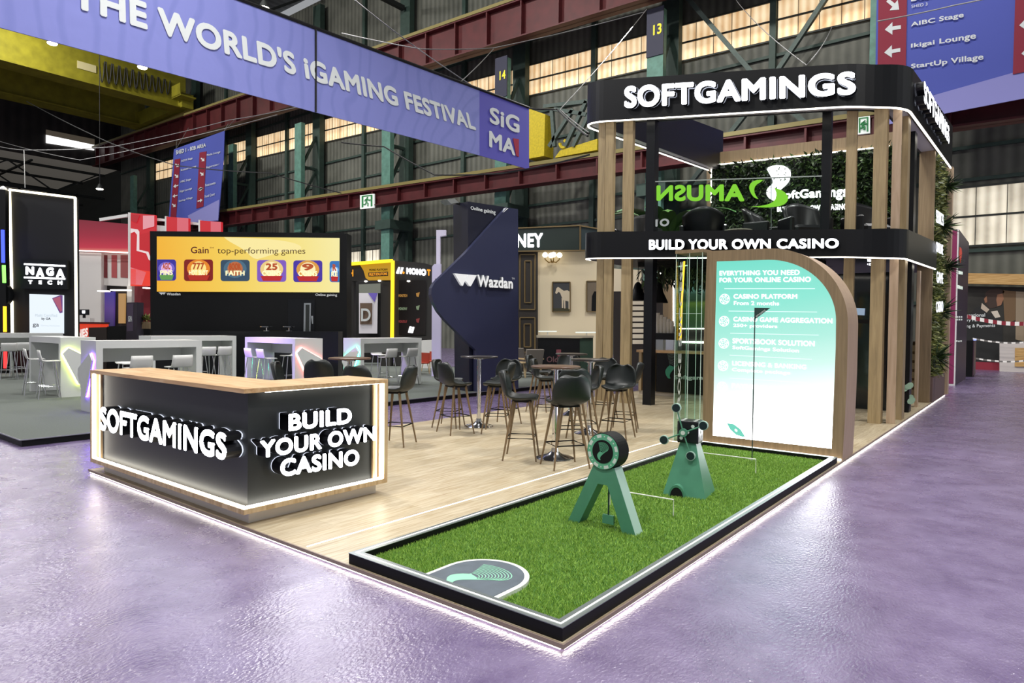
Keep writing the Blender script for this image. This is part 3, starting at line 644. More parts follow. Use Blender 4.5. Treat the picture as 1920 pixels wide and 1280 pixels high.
for k in range(8):
    a = 2 * math.pi * (k + .35) / 8; b.disc((-.811, 1.7485, cz), (1, 0, 0), (0, 0, 1), .137, .112, None, 6, a - .17, a + .17)
    a += math.pi / 8; b.disc((-.811 + .123 * math.cos(a), 1.7485, cz + .123 * math.sin(a)), (1, 0, 0), (0, 0, 1), .006, 0, None, 8)
b.build('chip_marking', CHW, ao)
chipmap = lambda x, y: (-.811 + .078 * x, 1.7445, cz + .008 + .09 * y)
b = MB(); emblem(b, chipmap, 8, .045); b.build('emblem', GRNM, ao); b = MB(); strip_fill(b, chipmap, TAIL); b.build('emblem_tail', GRNM, ao)
MB().tube([(-.785, 1.81, .43), (-.785, 1.81, .17)], .007, 8).build('pendulum_rod', mat('dark_rod', '#1e3b30', .5), ao)
MB().box(-.835, -.735, 1.80, 1.82, GZT + .035, .178).build('pendulum_plate', GRN, ao)

# ---------------- dice windmill
wm = thing('golf_windmill', 'green pyramid golf windmill with a black dice head', 'obstacle', (-.76, 3.33, GZT)); ca = R_(9)
def rot(x, y, a=ca): return (-.76 + x * math.cos(a) - y * math.sin(a), 3.33 + x * math.sin(a) + y * math.cos(a))
h0, h1, ht = .205, .078, .572
MB().hexa([(*rot(*p), GZT) for p in ((-h0, -h0), (h0, -h0), (h0, h0), (-h0, h0))], [(*rot(*p), ht) for p in ((-h1, -h1), (h1, -h1), (h1, h1), (-h1, h1))]).build('pyramid', GRN, wm)
tn = MB(); R0 = .078
prof = [(R0 * math.cos(t), R0 * math.sin(t) * 1.5) for t in np.linspace(0, math.pi, 16)]
outer = [(*rot(x - .06, -h0 - .035), GZT + z) for x, z in prof]; inner = [(*rot(x * .80 - .06, -h0 - .035), GZT + z * .80) for x, z in prof]
dv = np.array([-math.sin(ca), math.cos(ca), 0]) * .16
for k in range(15): tn.ext([outer[k], outer[k + 1], inner[k + 1], inner[k]], dv)
tn.build('tunnel_arch', GRN, wm)
MB().quad(*[np.array(p) + dv * .02 for p in inner]).build('tunnel_mouth', mat('dark_hollow', '#050706', .9), wm)
dc = MB().obox((-.76, 3.33), .205, .205, ht + .002, ht + .215, ca).build('dice', mat('dice_black', '#15171a', .3), wm)
md = dc.modifiers.new('round', 'BEVEL'); md.width = .012; md.segments = 3
b = MB()
def pip(face, u, v):
    if face == 'f': c = (*rot(u, -.1035), ht + .108 + v); b.disc(c, (math.cos(ca), math.sin(ca), 0), (0, 0, 1), .017, 0, None, 14)
    if face == 's': c = (*rot(.1035, u), ht + .108 + v); b.disc(c, (-math.sin(ca), math.cos(ca), 0), (0, 0, 1), .017, 0, None, 14)
    if face == 't': c = (*rot(u, v), ht + .2165); b.disc(c, (1, 0, 0), (0, 1, 0), .017, 0, None, 14)
for u, v in ((.05, .06), (0, 0), (-.06, -.06)): pip('f', u, v)
for u, v in ((-.05, -.05), (.05, .05), (0, 0), (.05, -.05), (-.05, .05)): pip('s', u, v)
for u, v in ((-.06, .06), (-.06, 0), (-.06, -.06), (.06, .06), (.06, 0), (.06, -.06)): pip('t', u, v)
b.build('pip', CHW, wm)
hubc = np.array([*rot(-.028, -.135), ht + .108]); U = np.array([math.cos(ca), math.sin(ca), 0]); N_ = np.array([math.sin(ca), -math.cos(ca), 0])
hb = MB().disc(hubc, U, (0, 0, 1), .04, 0, N_ * .03, 24).build('hub', GRN, wm); MB().disc(hubc + N_ * .031, U, (0, 0, 1), .021, 0, N_ * .004, 18).build('hub_cap', CHW, hb)
for (bx, bz), nm in (((-.185, -.085), 'sail'), ((.19, .085), 'sail'), ((-.07, .235), 'sail'), ((.075, -.215), 'sail')):
    e = hubc + U * bx + np.array([0, 0, bz])
    s_ = MB().tube([hubc + N_ * .015, e + N_ * .015], .007, 8).build('sail', GRN, wm)
    MB().disc(e, U, (0, 0, 1), .044, 0, N_ * .03, 24).build('sail_chip', GRNL, s_); MB().disc(e + N_ * .031, U, (0, 0, 1), .038, 0, N_ * .002, 24).build('sail_chip_face', mat('dark_teal_face', '#13262b', .35), s_)

# ---------------- hoops, flag
HW = mat('white_wire', '#e6e6dc', .5)
for nm, a, c, h, lab in (('a', (-1.122, 2.42), (-.524, 2.455), .145, 'white wire golf hoop behind the A-shaped obstacle'), ('b', (-1.15, 4.63), (-.549, 4.651), .16, 'white wire golf hoop behind the dice windmill')):
    o = MB().tube([(a[0], a[1], GZT), (a[0], a[1], GZT + h), (c[0], c[1], GZT + h), (c[0], c[1], GZT)], .0055, 6).build('golf_hoop', HW); tag(o, lab, 'hoop')
fp = (-.84, 5.4); ff = thing('golf_flag', 'dark triangular flag on a thin pole before the lit screen', 'flag', (*fp, GZT))
zt = 1.95
MB().tube([(*fp, GZT), (*fp, zt)], .007, 8).build('pole', mat('dark_pole', '#30403c', .4), ff)
fd = RGT; A = np.array([*fp, zt]); B_ = A + fd * .19 + [0, 0, .0]; C_ = np.array([*fp, zt - .145])
MB().ext([A, B_, C_], FWD * .004).build('pennant', mat('dark_green_cloth', '#23403a', .7), ff)
d_ = (B_ - C_) / np.linalg.norm(B_ - C_); up_ = np.cross(d_, FWD); up_ = -up_ if up_[2] < 0 else up_
text('lettering', 'SOFTGAMINGS', [C_ + d_ * .03 + up_ * .008 - FWD * .003, C_ + d_ * .17 + up_ * .008 - FWD * .003, C_ + d_ * .17 + up_ * .028 - FWD * .003, C_ + d_ * .03 + up_ * .028 - FWD * .003], CHW, ff, -FWD, 0, .02)
MB().lathe([(.05, 0), (.05, .004), (.01, .008)], (*fp, GZT), 16).build('cup', mat('cup_grey', '#6f7a74', .5), ff)

# ---------------- counter
cn = thing('reception_counter', 'low corner counter with oak frame and glowing SOFTGAMINGS letters', 'counter', (-4.6, .7, PZ))
X0, X1, Y0, Y1, ZB, ZT = -6.20, -3.035, -.035, 1.45, .155, 1.16
D = .62
PANEL = mat('brushed_black_panel', '#3c3f40', .48, .45); LEDK = glow('counter_led', '#fff8ea', 12)
MB().box(X0 + .1, X1 - .1, Y0 + .1, Y0 + D, PZ, ZB).box(X1 - D, X1 - .1, Y0 + D, Y1 - .06, PZ, ZB).build('plinth', mat('white_plinth', '#e2ddd6', .45), cn)
def ell(b, x0, x1, y0, y1, d, z0, z1):
    return b.hexa([(x0, y0, z0), (x1, y0, z0), (x1, y1, z0), (x1 - d, y1, z0), (x1 - d, y0 + d, z0), (x0, y0 + d, z0)], [(x0, y0, z1), (x1, y0, z1), (x1, y1, z1), (x1 - d, y1, z1), (x1 - d, y0 + d, z1), (x0, y0 + d, z1)])
ell(MB(), X0, X1, Y0, Y1, D, ZT - .036, ZT).build('worktop', OAKH, cn)
b = MB(); ell(b, X0, X1, Y0, Y1, D, ZB, ZB + .042)
b.box(X0, X0 + .042, Y0, Y0 + D, ZB + .042, ZT - .036).box(X1 - D, X1, Y1 - .042, Y1, ZB + .042, ZT - .036)
b.box(X0 + .085, X0 + .135, Y0 + .055, Y0 + .08, ZB + .042, ZT - .036).box(X1 - .08, X1 - .055, Y1 - .135, Y1 - .085, ZB + .042, ZT - .036); b.build('oak_frame', OAKV, cn)
MB().box(X0 + .13, X1 - .075, Y0 + .075, Y0 + .1, ZB + .04, ZT - .036).box(X1 - .1, X1 - .075, Y0 + .1, Y1 - .13, ZB + .04, ZT - .036).build('front_panel', PANEL, cn)
MB().box(X0 + .04, X1 - D, Y0 + D - .03, Y0 + D, ZB + .04, ZT - .036).box(X1 - D, X1 - D + .03, Y0 + D, Y1 - .04, ZB + .04, ZT - .036).build('rear_panel', OAKD, cn)
MB().box(X0 + .045, X1 - .012, Y0 + .01, Y0 + .028, ZB + .042, ZB + .062).box(X1 - .028, X1 - .01, Y0 + .03, Y1 - .045, ZB + .042, ZB + .062).box(X0 + .05, X0 + .078, Y0 + .008, Y0 + .03, ZB + .06, ZT - .04).box(X1 - .03, X1 - .008, Y1 - .078, Y1 - .05, ZB + .06, ZT - .04).box(X1 - .03, X1 - .02, Y0 + .2, Y1 - .1, ZT - .042, ZT - .036).build('light_strip', LEDK, cn)
SIDES = mat('letter_side_black', '#0b0c12', .35); LETW = [SIGNW, SIDES]; LETK = [glow('counter_letter', '#f6f8ff', 9), SIDES]
p = PY(Y0 - .075)
def standoff(body, plane, quad, d, depth, host, bold=.042):
    q = plane.quad(*quad); t_ = text('lettering', body, q, LETK, host, plane.n, depth, bold)
    e = [np.array(k) - plane.n * d for k in q]; c = sum(e) / 4; e = [c + (k - c) * np.array([1.0, 1.0, 1.0]) for k in e]
    text('letter_outline', body, e, HALO, t_, plane.n, 0, bold + .012)
standoff('SOFTGAMINGS', p, (188.5, 761, 425.5, 812, 864, 806), .142, .13, cn)
p = PX(X1 + .075)
for body, qd in (('BUILD', (540.5, 776, 659, 763.5, 793.5, 808.5)), ('YOUR OWN', (487, 826, 704, 797.5, 826, 859.5)), ('CASINO', (525, 860.5, 673, 841, 871, 894.5))): standoff(body, p, qd, .142, .13, cn)

# ---------------- arch with the lit screen
YA = 6.25; pA = PY(YA)
ar = thing('screen_arch', 'oak arch with rounded corner framing a lit mint programme screen', 'arch', (-.9, 6.5, PZ))
out = [(1317, None, PZ), (1319.5, 640), (1325.5, 470.5), (1385, 468), (1440, 465.5)] + [(1447 + 143 * math.sin(t), 606 - 140.5 * math.cos(t)) for t in np.linspace(.06, math.pi / 2, 22)] + [(1588, 700), (1584.5, 780), (1579.5, None, PZ)]
inn = [(1336.5, 816), (1340, 650), (1344, 490), (1400, 488.3), (1440, 487)] + [(1443 + 124.5 * math.sin(t), 600 - 113 * math.cos(t)) for t in np.linspace(.06, math.pi / 2, 22)] + [(1567, 650), (1563.5, 740), (1559, 840.8)]
wo = [pA.at(p[0], p[2]) if p[1] is None else pA(*p) for p in out]; wi = [pA(*p) for p in inn]
b = MB(); dp = np.array([0, .60, 0])
def cap(b, o, i):                       # face between outer and inner outline, closed along the foot
    m = len(o)
    for k in range(m - 1): b.quad(o[k], o[k + 1], i[k + 1], i[k])
    b.quad(o[-1], o[0], i[0], i[-1])
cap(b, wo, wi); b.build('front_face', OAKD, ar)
b = MB()
for k in range(len(wo) - 1): b.quad(wo[k], wo[k + 1], wo[k + 1] + dp, wo[k] + dp)
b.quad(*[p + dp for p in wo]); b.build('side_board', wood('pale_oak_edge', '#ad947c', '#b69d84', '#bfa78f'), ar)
sc0, sc1 = pA(1395, 482), pA(1445, 815)
b = MB(); b.quad(*[p + np.array([0, .02, 0]) for p in wi])
for k in range(len(wi)): a_, c_ = wi[k], wi[(k + 1) % len(wi)]; b.quad(a_, c_, c_ + np.array([0, .02, 0]), a_ + np.array([0, .02, 0]))
so = b.build('screen', lit_gradient('mint_screen', [(0, '#74dfcb', 1), (.28, '#8ee8d5', 1), (.5, '#b4f1e2', 1), (.64, '#d2f8ee', 1.04), (.76, '#e8fdf6', 1.25), (.86, '#f6fffc', 2.2), (1, '#ffffff', 9)], sc0, sc1, 9), ar)
SCW = glow('screen_white', '#ffffff', 1.6); SCL = glow('screen_line', '#e6fff8', 1.25)
for body, q in (('EVERYTHING YOU NEED', (1349, 507.5, 1499.5, 505.5, 515.5, 516.5)), ('FOR YOUR ONLINE CASINO', (1349, 520.5, 1520.5, 518.5, 528.5, 529.5)), ('CASINO PLATFORM', (1375.5, 551, 1495, 551, 560, 560)), ('From 2 months', (1376, 564, 1461, 564.5, 572.5, 572)), ('CASINO GAME AGGREGATION', (1375, 593.5, 1561, 596.5, 606.5, 602.5)), ('250+ providers', (1375, 606.5, 1457.5, 608.5, 617, 614.5)), ('SPORTSBOOK SOLUTION', (1373.5, 633.5, 1527.5, 639, 649.5, 643.5)), ('SoftGamings Solution', (1373.5, 647.5, 1498, 653.5, 663, 656)), ('LICENSING & BANKING', (1373, 676, 1512, 683.5, 692.5, 685)), ('Complete package', (1372.5, 689, 1482, 695.5, 704, 697.5)), ('PAYMENT SYSTEMS', (1372, 718, 1505, 727, 735, 727))):
    tpx('lettering', body, pA, *q, SCW, so, .008, 0, .04 if body.isupper() else .025)
b = MB()
for x0, y0_, x1, y1_ in ((1358, 540.4, 1528, 540.4), (1366, 582.4, 1532, 584.2), (1369, 624, 1535, 627.5), (1368, 665, 1522, 673), (1368, 708, 1515, 717)): b.quad(*pA.quad(x0, y0_, x1, y1_, y1_ + 1, y0_ + 1, .006))
b.build('divider_line', SCL, so)
b = MB()
for cx, cy in ((1358.5, 560.5), (1357.5, 602), (1357, 643.5), (1355.5, 685.5), (1354, 725)):
    c = pA(cx, cy, .006); u = np.array([1., 0, .0]); v = np.array([0, 0, 1.]); r = .073
    b.disc(c, u, v, r, r * .86, None, 24); b.disc(c, u, v, r * .62, r * .54, None, 20)
    for k in range(6): a = k * math.pi / 3; b.disc(c, u, v, r * .86, r * .62, None, 3, a, a + .45)
    for k in range(5): a = k * 2 * math.pi / 5; b.disc(c + (u * math.cos(a) + v * math.sin(a)) * r * .3, u, v, r * .13, 0, None, 8)
b.build('chip_icon', SCW, so)
lf = [pA(*q, .006) for q in ((1362.5, 793), (1376, 795), (1388, 804), (1397.5, 818.5), (1391, 818.5), (1380, 815), (1369, 805))]
MB().quad(*lf).build('leaf_print', glow('screen_mint_leaf', '#76dcc4', .95), so)
c = pA(1380, 806.5, .008); MB().disc(c, (1, 0, -.3), (0, 0, 1), .02, 0, None, 12).build('leaf_dot', SCW, so)
MB().box(-1.86, -.01, 6.20, 6.25, PZ, PZ + .02).build('foot_light', LEDS, ar)
# ---------------- clear display shaft beside the arch
AC = glass('clear_acrylic', (.88, .97, .93, 1)); ACE = mat('acrylic_edge', '#cfe6da', .25, 0, .12)
ac = thing('acrylic_display', 'tall clear acrylic display shaft beside the screen arch', 'display case', (-2.05, 6.5, PZ))
x0, x1, ya, yb = -2.255, -1.85, 6.22, 6.62; zc = ony(1268, 476, ya)[2]
MB().box(x0, x1, ya, ya + .008, PZ, zc).box(x0, x0 + .008, ya + .008, yb, PZ, zc).box(x0, x1, yb, yb + .008, PZ, zc).build('clear_pane', AC, ac)
b = MB()
for x, y in ((x0, ya), (x1 - .01, ya), (x0, yb), ((x0 + x1) / 2, ya), (x0 + .15, yb)): b.box(x - .003, x + .004, y - .004, y + .004, PZ, zc)
for z in (1.9,): b.box(x0, x1, ya - .004, ya, z, z + .004)
b.build('pane_edge', ACE, ac)
MB().box(x0 - .01, x1 + .01, ya - .02, yb + .03, zc, zc + .05).build('oak_cap', OAKD, ac)
p = PY(ya - .006)
P3 = [p(1275.5, 488), p(1271, 560), p(1268.5, 638)]; MB().tube([P3[0] + [0, .14, 0], P3[1] + [0, .14, 0], P3[2] + [0, .14, 0]], .014, 8).build('amber_light_tube', glow('amber_tube', '#ffb52e', 2.6), ac)
text('lettering', 'BROKE SUCCESS', [p(1275.5, 785), p(1281, 490), p(1275.5, 490), p(1269.5, 785)], mat('pale_vinyl_letter', '#b5bab4', .5, 0, .15), ac, p.n, 0, .04)

# ---------------- roof band, deck band (measured: both climb a little away from the front right corner)
def bandpath(xl, yf, xr, yb, rl, rr, n=12):
    pts = [(xl, yb, )]
    pts += [(xl + rl - rl * math.cos(t), yf + rl - rl * math.sin(t)) for t in np.linspace(0, math.pi / 2, n)]
    N = 8; x0 = xl + rl; x1 = xr - rr
    pts += [(x0 + (x1 - x0) * k / N, yf) for k in range(1, N)]
    pts += [(xr - rr + rr * math.sin(t), yf + rr - rr * math.cos(t)) for t in np.linspace(0, math.pi / 2, n)]
    pts += [(xr, yf + rr + (yb - yf - rr) * k / 4) for k in range(1, 5)]
    return pts
def inward(pts, t):
    out = []
    for i, p in enumerate(pts):
        a = np.array(pts[max(0, i - 1)]); b_ = np.array(pts[min(len(pts) - 1, i + 1)]); d = b_ - a; d /= np.linalg.norm(d); out.append((p[0] - d[1] * t, p[1] + d[0] * t))
    return out
def band(name, path, zb, zt, th, m, host):
    q = inward(path, th); b = MB()
    for i in range(len(path) - 1):
        A0, A1, B0, B1 = path[i], path[i + 1], q[i], q[i + 1]
        z = lambda p, f: (p[0], p[1], f(p[0], p[1]))
        b.hexa([z(A0, zb), z(A1, zb), z(B1, zb), z(B0, zb)], [z(A0, zt), z(A1, zt), z(B1, zt), z(B0, zt)])
    return b.build(name, m, host)
off = lambda f, d: (lambda x, y: f(x, y) + d)
ub = lambda x, y: 5.53 + .132 * max(0, -x - .35) + .055 * max(0, y - 9.9); ut = lambda x, y: 6.24 + .165 * max(0, -x - .35) + .10 * max(0, y - 9.9)
lb = lambda x, y: 2.945 + .053 * max(0, -x - .2) + .035 * max(0, y - 9.9); lt = lambda x, y: 3.44 + .072 * max(0, -x - .6) + .055 * max(0, y - 9.9)
BANDM = mat('black_band', '#090a0d', .38, spec=.35)
up = bandpath(-6.42, 9.82, .06, 17.8, .75, 1.0)
rfb = thing('roof_band', 'upper black curved roof band with lit SOFTGAMINGS letters', 'fascia', (-3.2, 12, 5.5))
band('fascia_board', up, ub, ut, .08, BANDM, rfb); band('soffit', inward(up, .03), off(ub, .02), off(ub, .05), .34, mat('soffit_white', '#c9c9c9', .5), rfb)
band('light_strip', inward(up, .008), off(ub, -.022), off(ub, .0), .03, LED, rfb)
band('inner_board', inward(up, .36), ub, ut, .03, BANDM, rfb)
lo_ = bandpath(-6.42, 9.82, .06, 15.0, .75, .95)
lfb = thing('deck_band', 'lower black curved band reading BUILD YOUR OWN CASINO', 'fascia', (-3.2, 12, 3))
band('fascia_board', lo_, lb, lt, .08, BANDM, lfb); band('light_strip', inward(lo_, .008), off(lb, -.02), off(lb, .0), .03, LED, lfb); band('soffit', inward(lo_, .05), off(lb, .02), off(lb, .05), .1, mat('soffit_grey', '#8e8e8c', .5), lfb)
p = PY(9.72)
q = p.quad(1170.5, 161.5, 1605, 133, 177.5, 203.5); t_ = text('lettering', 'SOFTGAMINGS', q, LETW, rfb, p.n, .1, .045)
text('letter_outline', 'SOFTGAMINGS', [k - p.n * .085 for k in q], HALO, t_, p.n, 0, .058)
tpx('lettering', 'BUILD YOUR OWN CASINO', p, 1217, 449, 1573, 446.5, 465.5, 468.5, LETW, lfb, 0, .08, .045)
p = PX(.2)
q = [p(1732, 192), p(1779.5, 271), p(1779.5, 237), p(1732, 149)]; t_ = text('lettering', 'SOFTGAMINGS', q, LETW, rfb, p.n, .13, .035)
text('letter_outline', 'SOFTGAMINGS', [k - p.n * .125 for k in q], HALO, t_, p.n, 0, .045)
# ---------------- oak fins and black posts
FIN = wood('oak_fin', '#8d7b5b', '#a08c67', '#ae9a74', (10, 10, .8)); FINP = wood('pale_and_lit_oak_fin', '#b0977a', '#bda487', '#c9b195', (10, 10, .8))
def fin(x, y, w, d, a, lab, top=None, m=FIN, nm='oak_fin', cat='fin', z0=PZ, grp=None):
    z1 = top if top else ub(x, y) + .03
    o = MB().obox((x, y), w, d, z0, z1, a).build(nm, m); tag(o, lab, cat, grp); return o
fin(-5.873, 10.17, .19, .09, R_(-6), 'oak fin at the coffee-counter end, outermost of its three'); fin(-5.615, 10.07, .2, .1, 0, 'oak fin at the coffee-counter end, middle of its three'); fin(-5.158, 10.07, .235, .1, 0, 'oak fin at the coffee-counter end, next to the black post')
fin(-.80, 10.34, .17, .09, 0, 'oak fin rising from behind the rounded corner of the screen arch'); fin(-.343, 10.40, .205, .2, 0, 'widest full-height oak fin standing clear beside the screen arch'); fin(-.125, 10.58, .14, .2, R_(8), 'oak fin with pale aisle-lit edge beside the wide fin', m=FINP); fin(-.085, 11.3, .10, .28, 0, 'narrow oak fin nearest the corner black post', m=FIN)  # aisle light on the fin beside the wide one is painted as paler oak
fin(-4.62, 10.12, .195, .2, 0, 'square black post between the oak fins and the coffee counter', nm='black_post', cat='post', m=BLACKSAT); fin(-.22, 12.75, .22, .3, 0, 'square black post by the aisle behind the narrow oak fin', nm='black_post', cat='post', m=BLACKSAT)
fin(-1.22, 10.36, .155, .12, 0, 'black post standing on the upper deck behind the roof letters', nm='black_post', cat='post', m=BLACKSAT, z0=3.35)
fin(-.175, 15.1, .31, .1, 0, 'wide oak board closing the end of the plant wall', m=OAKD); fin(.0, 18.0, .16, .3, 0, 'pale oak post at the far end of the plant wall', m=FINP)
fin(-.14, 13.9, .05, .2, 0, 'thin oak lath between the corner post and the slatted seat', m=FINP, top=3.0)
# ---------------- plant wall on the aisle side
LEAF = leafy('plant_wall_leaf', '#33401f', '#626f34', '#a3a45c'); LEAFD = leafy('dark_hedge_leaf', '#0f1a10', '#22361c', '#4d6a30')
def leaves(name, host, n, fn, size, m, wide=.28, droop=.3, seed=1):
    rg = np.random.default_rng(seed); V = np.zeros((n, 4, 3))
    for i in range(n):
        p, nr = fn(rg); d = rg.normal(0, 1, 3); d = d / np.linalg.norm(d) + nr * .7; d[2] -= droop * rg.random(); d /= np.linalg.norm(d)
        s = size * rg.uniform(.5, 1.2); w = np.cross(d, nr + rg.normal(0, .4, 3)); w /= np.linalg.norm(w) + 1e-9
        V[i] = [p, p + d * s * .5 + w * s * wide * .5, p + d * s, p + d * s * .5 - w * s * wide * .5]
    root = host; V -= ORG.get(root.name, np.zeros(3))
    me = bpy.data.meshes.new(name); me.from_pydata([tuple(v) for v in V.reshape(-1, 3)], [], [tuple(range(4 * i, 4 * i + 4)) for i in range(n)])
    me.materials.append(m); o = bpy.data.objects.new(name, me); COL.objects.link(o); o.parent = host; o['kind'] = 'stuff'; return o
pw = thing('plant_wall', 'tall strip of green plants with lit words on the aisle side', 'plant wall', (-.05, 16.5, PZ))
MB().box(-.22, -.1, 15.2, 17.8, PZ, 5.9).build('backing', mat('dark_green_backing', '#1a2413', .8), pw)
MB().box(-.2, .02, 15.2, 17.8, PZ, .62).build('planter', mat('brown_planter', '#6d5751', .5), pw)
leaves('foliage', pw, 5200, lambda r: (np.array([-.12 + .08 * r.random(), 15.38 + 2.25 * r.random(), .6 + 5.2 * r.random()]), np.array([1., 0, 0])), .17, LEAF, .25)
for k, z in enumerate((1.05, 2.15, 3.3, 4.2, 5.3)):
    leaves('tuft', pw, 90, lambda r, z=z, k=k: (np.array([.02, 15.6 + (k * .83) % 2.0 + .15 * r.random(), z + .1 * r.random()]), np.array([1., 0, .1])), .42, LEAFD, .09, .2, 5 + k)
p = PX(.1)
for body, q in (('SERVICES', (1755, 392, 1769, 402, 424, 417)), ('ONLINE', (1755, 452, 1768, 459, 478, 472)), ('GAME', (1756, 508, 1768, 512, 532, 530)), ('CASINO', (1755, 565, 1768, 564, 584, 586))): tpx('lettering', body, p, *q, glow('lit_word_white', '#f2f6ff', 1.5), pw, 0, 0, .012)
# ================================================================== upper deck of the stand
dkp = inward(lo_, .1) + [(-.06, 17.7), (-6.3, 17.7)]; dk = MB().ext([(x, y, 3.26) for x, y in dkp], (0, 0, .08)).build('deck_floor', DARKWOOD); tag(dk, 'dark upper deck floor behind the lower black band', 'deck', kind='structure')
gr = thing('glass_railing', 'clear glass railing with a painted reflection of green letters on the upper deck', 'railing', (-3, 9.95, 3.34))
p = PY(9.94); pg = panel('glass_pane', p, [(1229, 340.5), (1541, 330), (1541, 440), (1229, 436)], .012, glass('railing_glass', (.93, .96, .95, 1)), gr)
MB().bar(p(1229, 340.5), p(1541, 330), .02).build('top_rail', mat('pale_glass_edge', '#a9b3ad', .3, .3), gr)
MB().bar(p(1446, 334), p(1446, 430), .012).build('pane_joint', mat('pale_joint', '#5b6862', .3), gr)
REFLECT = glow('lime_painted_reflection', '#7ed321', .95)  # green letters and swooshes paint a reflected sign onto the glass
tpx('lettering', 'AMUSN', p, 1231, 347, 1396, 344.5, 378, 377, REFLECT, gr, .02, 0, .045, flip=True)
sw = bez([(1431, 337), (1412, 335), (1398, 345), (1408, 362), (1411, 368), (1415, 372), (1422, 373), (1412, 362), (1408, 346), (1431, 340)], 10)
panel('swoosh_reflection', p, sw, .004, REFLECT, gr, .02)
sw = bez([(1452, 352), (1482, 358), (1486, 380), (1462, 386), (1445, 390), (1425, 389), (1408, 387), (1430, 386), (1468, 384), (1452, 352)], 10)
panel('swoosh_reflection', p, sw, .004, REFLECT, gr, .02)
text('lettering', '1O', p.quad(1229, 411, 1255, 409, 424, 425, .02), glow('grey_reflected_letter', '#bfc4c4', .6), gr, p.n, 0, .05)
# header and hedge wall at the back
hw = thing('hedge_wall', 'green hedge wall with lit white logo under an oak header on the upper deck', 'wall panel', (-3, 17.6, 3.34)); p = PY(17.55)
panel('oak_header', p, [(1325, 288), (1668, 248), (1700, 244), (1700, 270), (1668, 273.5), (1332.5, 309.5), (1332.5, 436), (1325, 436)], .12, OAKD, hw)
panel('hedge_backing', p, [(1332, 309), (1700, 268), (1700, 436), (1332, 436)], .06, mat('dark_backing', '#0c120b', .9), hw, -.03)
MB().bar(p(1333, 310, .03), p(1668, 274, .03), .03).bar(p(1333.5, 311, .03), p(1333.5, 380, .03), .03).build('light_strip', LED, hw)
a_, b_ = p(1334, 420), p(1700, 272)
def hfn(r):
    s = r.random(); px = 1335 + 360 * s; top = 312 - 40 * s; return p(px, top + (432 - top) * r.random(), -.02), np.array([0, -1., 0])
leaves('foliage', hw, 5200, hfn, .24, LEAFD, .28)
LOGO = glow('lit_logo_white', '#fbfdff', 3.2)
lg = bez([(1437, 316), (1450, 306), (1482, 306), (1482, 326), (1482, 346), (1462, 352), (1457, 362), (1452, 370), (1452, 374), (1457, 377), (1440, 376), (1432, 362), (1440, 352), (1450, 342), (1455, 346), (1437, 316)], 10)
panel('logo_wing', p, lg, .05, LOGO, hw, .12)
for s, q in (('SoftGamings', (1459, 359, 1590, 347, 375, 377)), ('BUILD YOUR OWN CASINO', (1457, 388, 1590, 381, 393, 397))): tpx('lettering', s, p, *q, LOGO, hw, .12, 0, .04)
LEATH = mat('black_leather', '#0e1013', .35)
def armchair(px, d, w, yaw, lab):
    c = ond(px, 430, d); c[2] = 3.34; a = thing('lounge_chair', lab, 'armchair', c, rz=yaw)
    b = MB(); b.box(-w / 2, w / 2, -.32, .3, .24, .44).build('seat', LEATH, a, local=True).modifiers.new('b', 'BEVEL').width = .06
    P = []
    for i in range(9):
        t = i / 8; row = []
        for j in range(11):
            u = -1 + j / 5; row.append((u * w * .56, .26 - .34 * u * u * (1 - .25 * t) + .16 * t, .3 + .66 * t - .16 * u * u * t))
        P.append(row)
    o = MB().grid(P).build('backrest', LEATH, a, True, True); m = o.modifiers.new('s', 'SOLIDIFY'); m.thickness = .07
    for s in (-1, 1): MB().box(s * w * .56 - .05, s * w * .56 + .05, -.3, .25, .26, .6).build('armrest', LEATH, a, local=True).modifiers.new('b', 'BEVEL').width = .03
    for sx in (-1, 1):
        for sy in (-1, 1): MB().tube([(sx * w * .42, sy * .24, .26), (sx * w * .46, sy * .28, 0)], .015, 6).build('leg', BLACK, a, local=True)
BK = math.atan2(FWD[1], FWD[0]) - math.pi / 2
armchair(1508, 13.4, .72, BK + .1, 'black leather lounge chair on the deck beneath the lit logo'); armchair(1428, 14.2, .8, BK + .9, 'black leather lounge chair on the deck under the reflected lime swoosh'); armchair(1318, 14.5, .8, BK + 2.9, 'black leather lounge chair behind the reflected lime letters'); armchair(1196, 15, .8, BK - .6, 'dark lounge chair glimpsed behind the coffee-end oak fins'); armchair(1625, 13.2, .7, BK + .3, 'dark lounge chair half hidden by the oak fins near the hedge')
st = ond(1384, 420, 14.0); st[2] = 3.34; sd = thing('deck_table', 'low black side table with a white edge on the upper deck', 'side table', st)
MB().lathe([(.3, .42), (.3, .44)], st, 20).build('table_top', mat('pale_table_edge', '#b5b09f', .4), sd); MB().lathe([(.16, 0), (.16, .02), (.02, .03), (.02, .42)], st, 12).build('pedestal', BLACK, sd)
BAN = leafy('banana_leaf', '#2c5a2a', '#3f7a35', '#6b9a4e', .4)
pl = ond(1252, 430, 16.3); pl[2] = 3.34; bp = thing('potted_plant', 'broad-leaved potted plant rising behind the deck glass', 'plant', pl)
MB().lathe([(.16, 0), (.2, .02), (.24, .42), (.22, .42)], pl, 16).build('pot', BLACK, bp)
b = MB()
for k in range(13):
    a = k * 2.4; L = 1.7 + .14 * (k % 5); tip = np.array([math.cos(a), math.sin(a), 0]); rows = []
    side = np.array([-math.sin(a), math.cos(a), 0])
    for i in range(9):
        t = i / 8; c = pl + [0, 0, .4] + tip * (L * .75 * t) + np.array([0, 0, L * (1.1 * t - .75 * t * t)]); w = .2 * math.sin(math.pi * min(1, .12 + t * .88)) * (0.15 if t < .2 else 1)
        rows.append([c - side * w, c + np.array([0, 0, .03 - .0]), c + side * w])
    b.grid(rows)
b.build('leaf', BAN, bp, True)
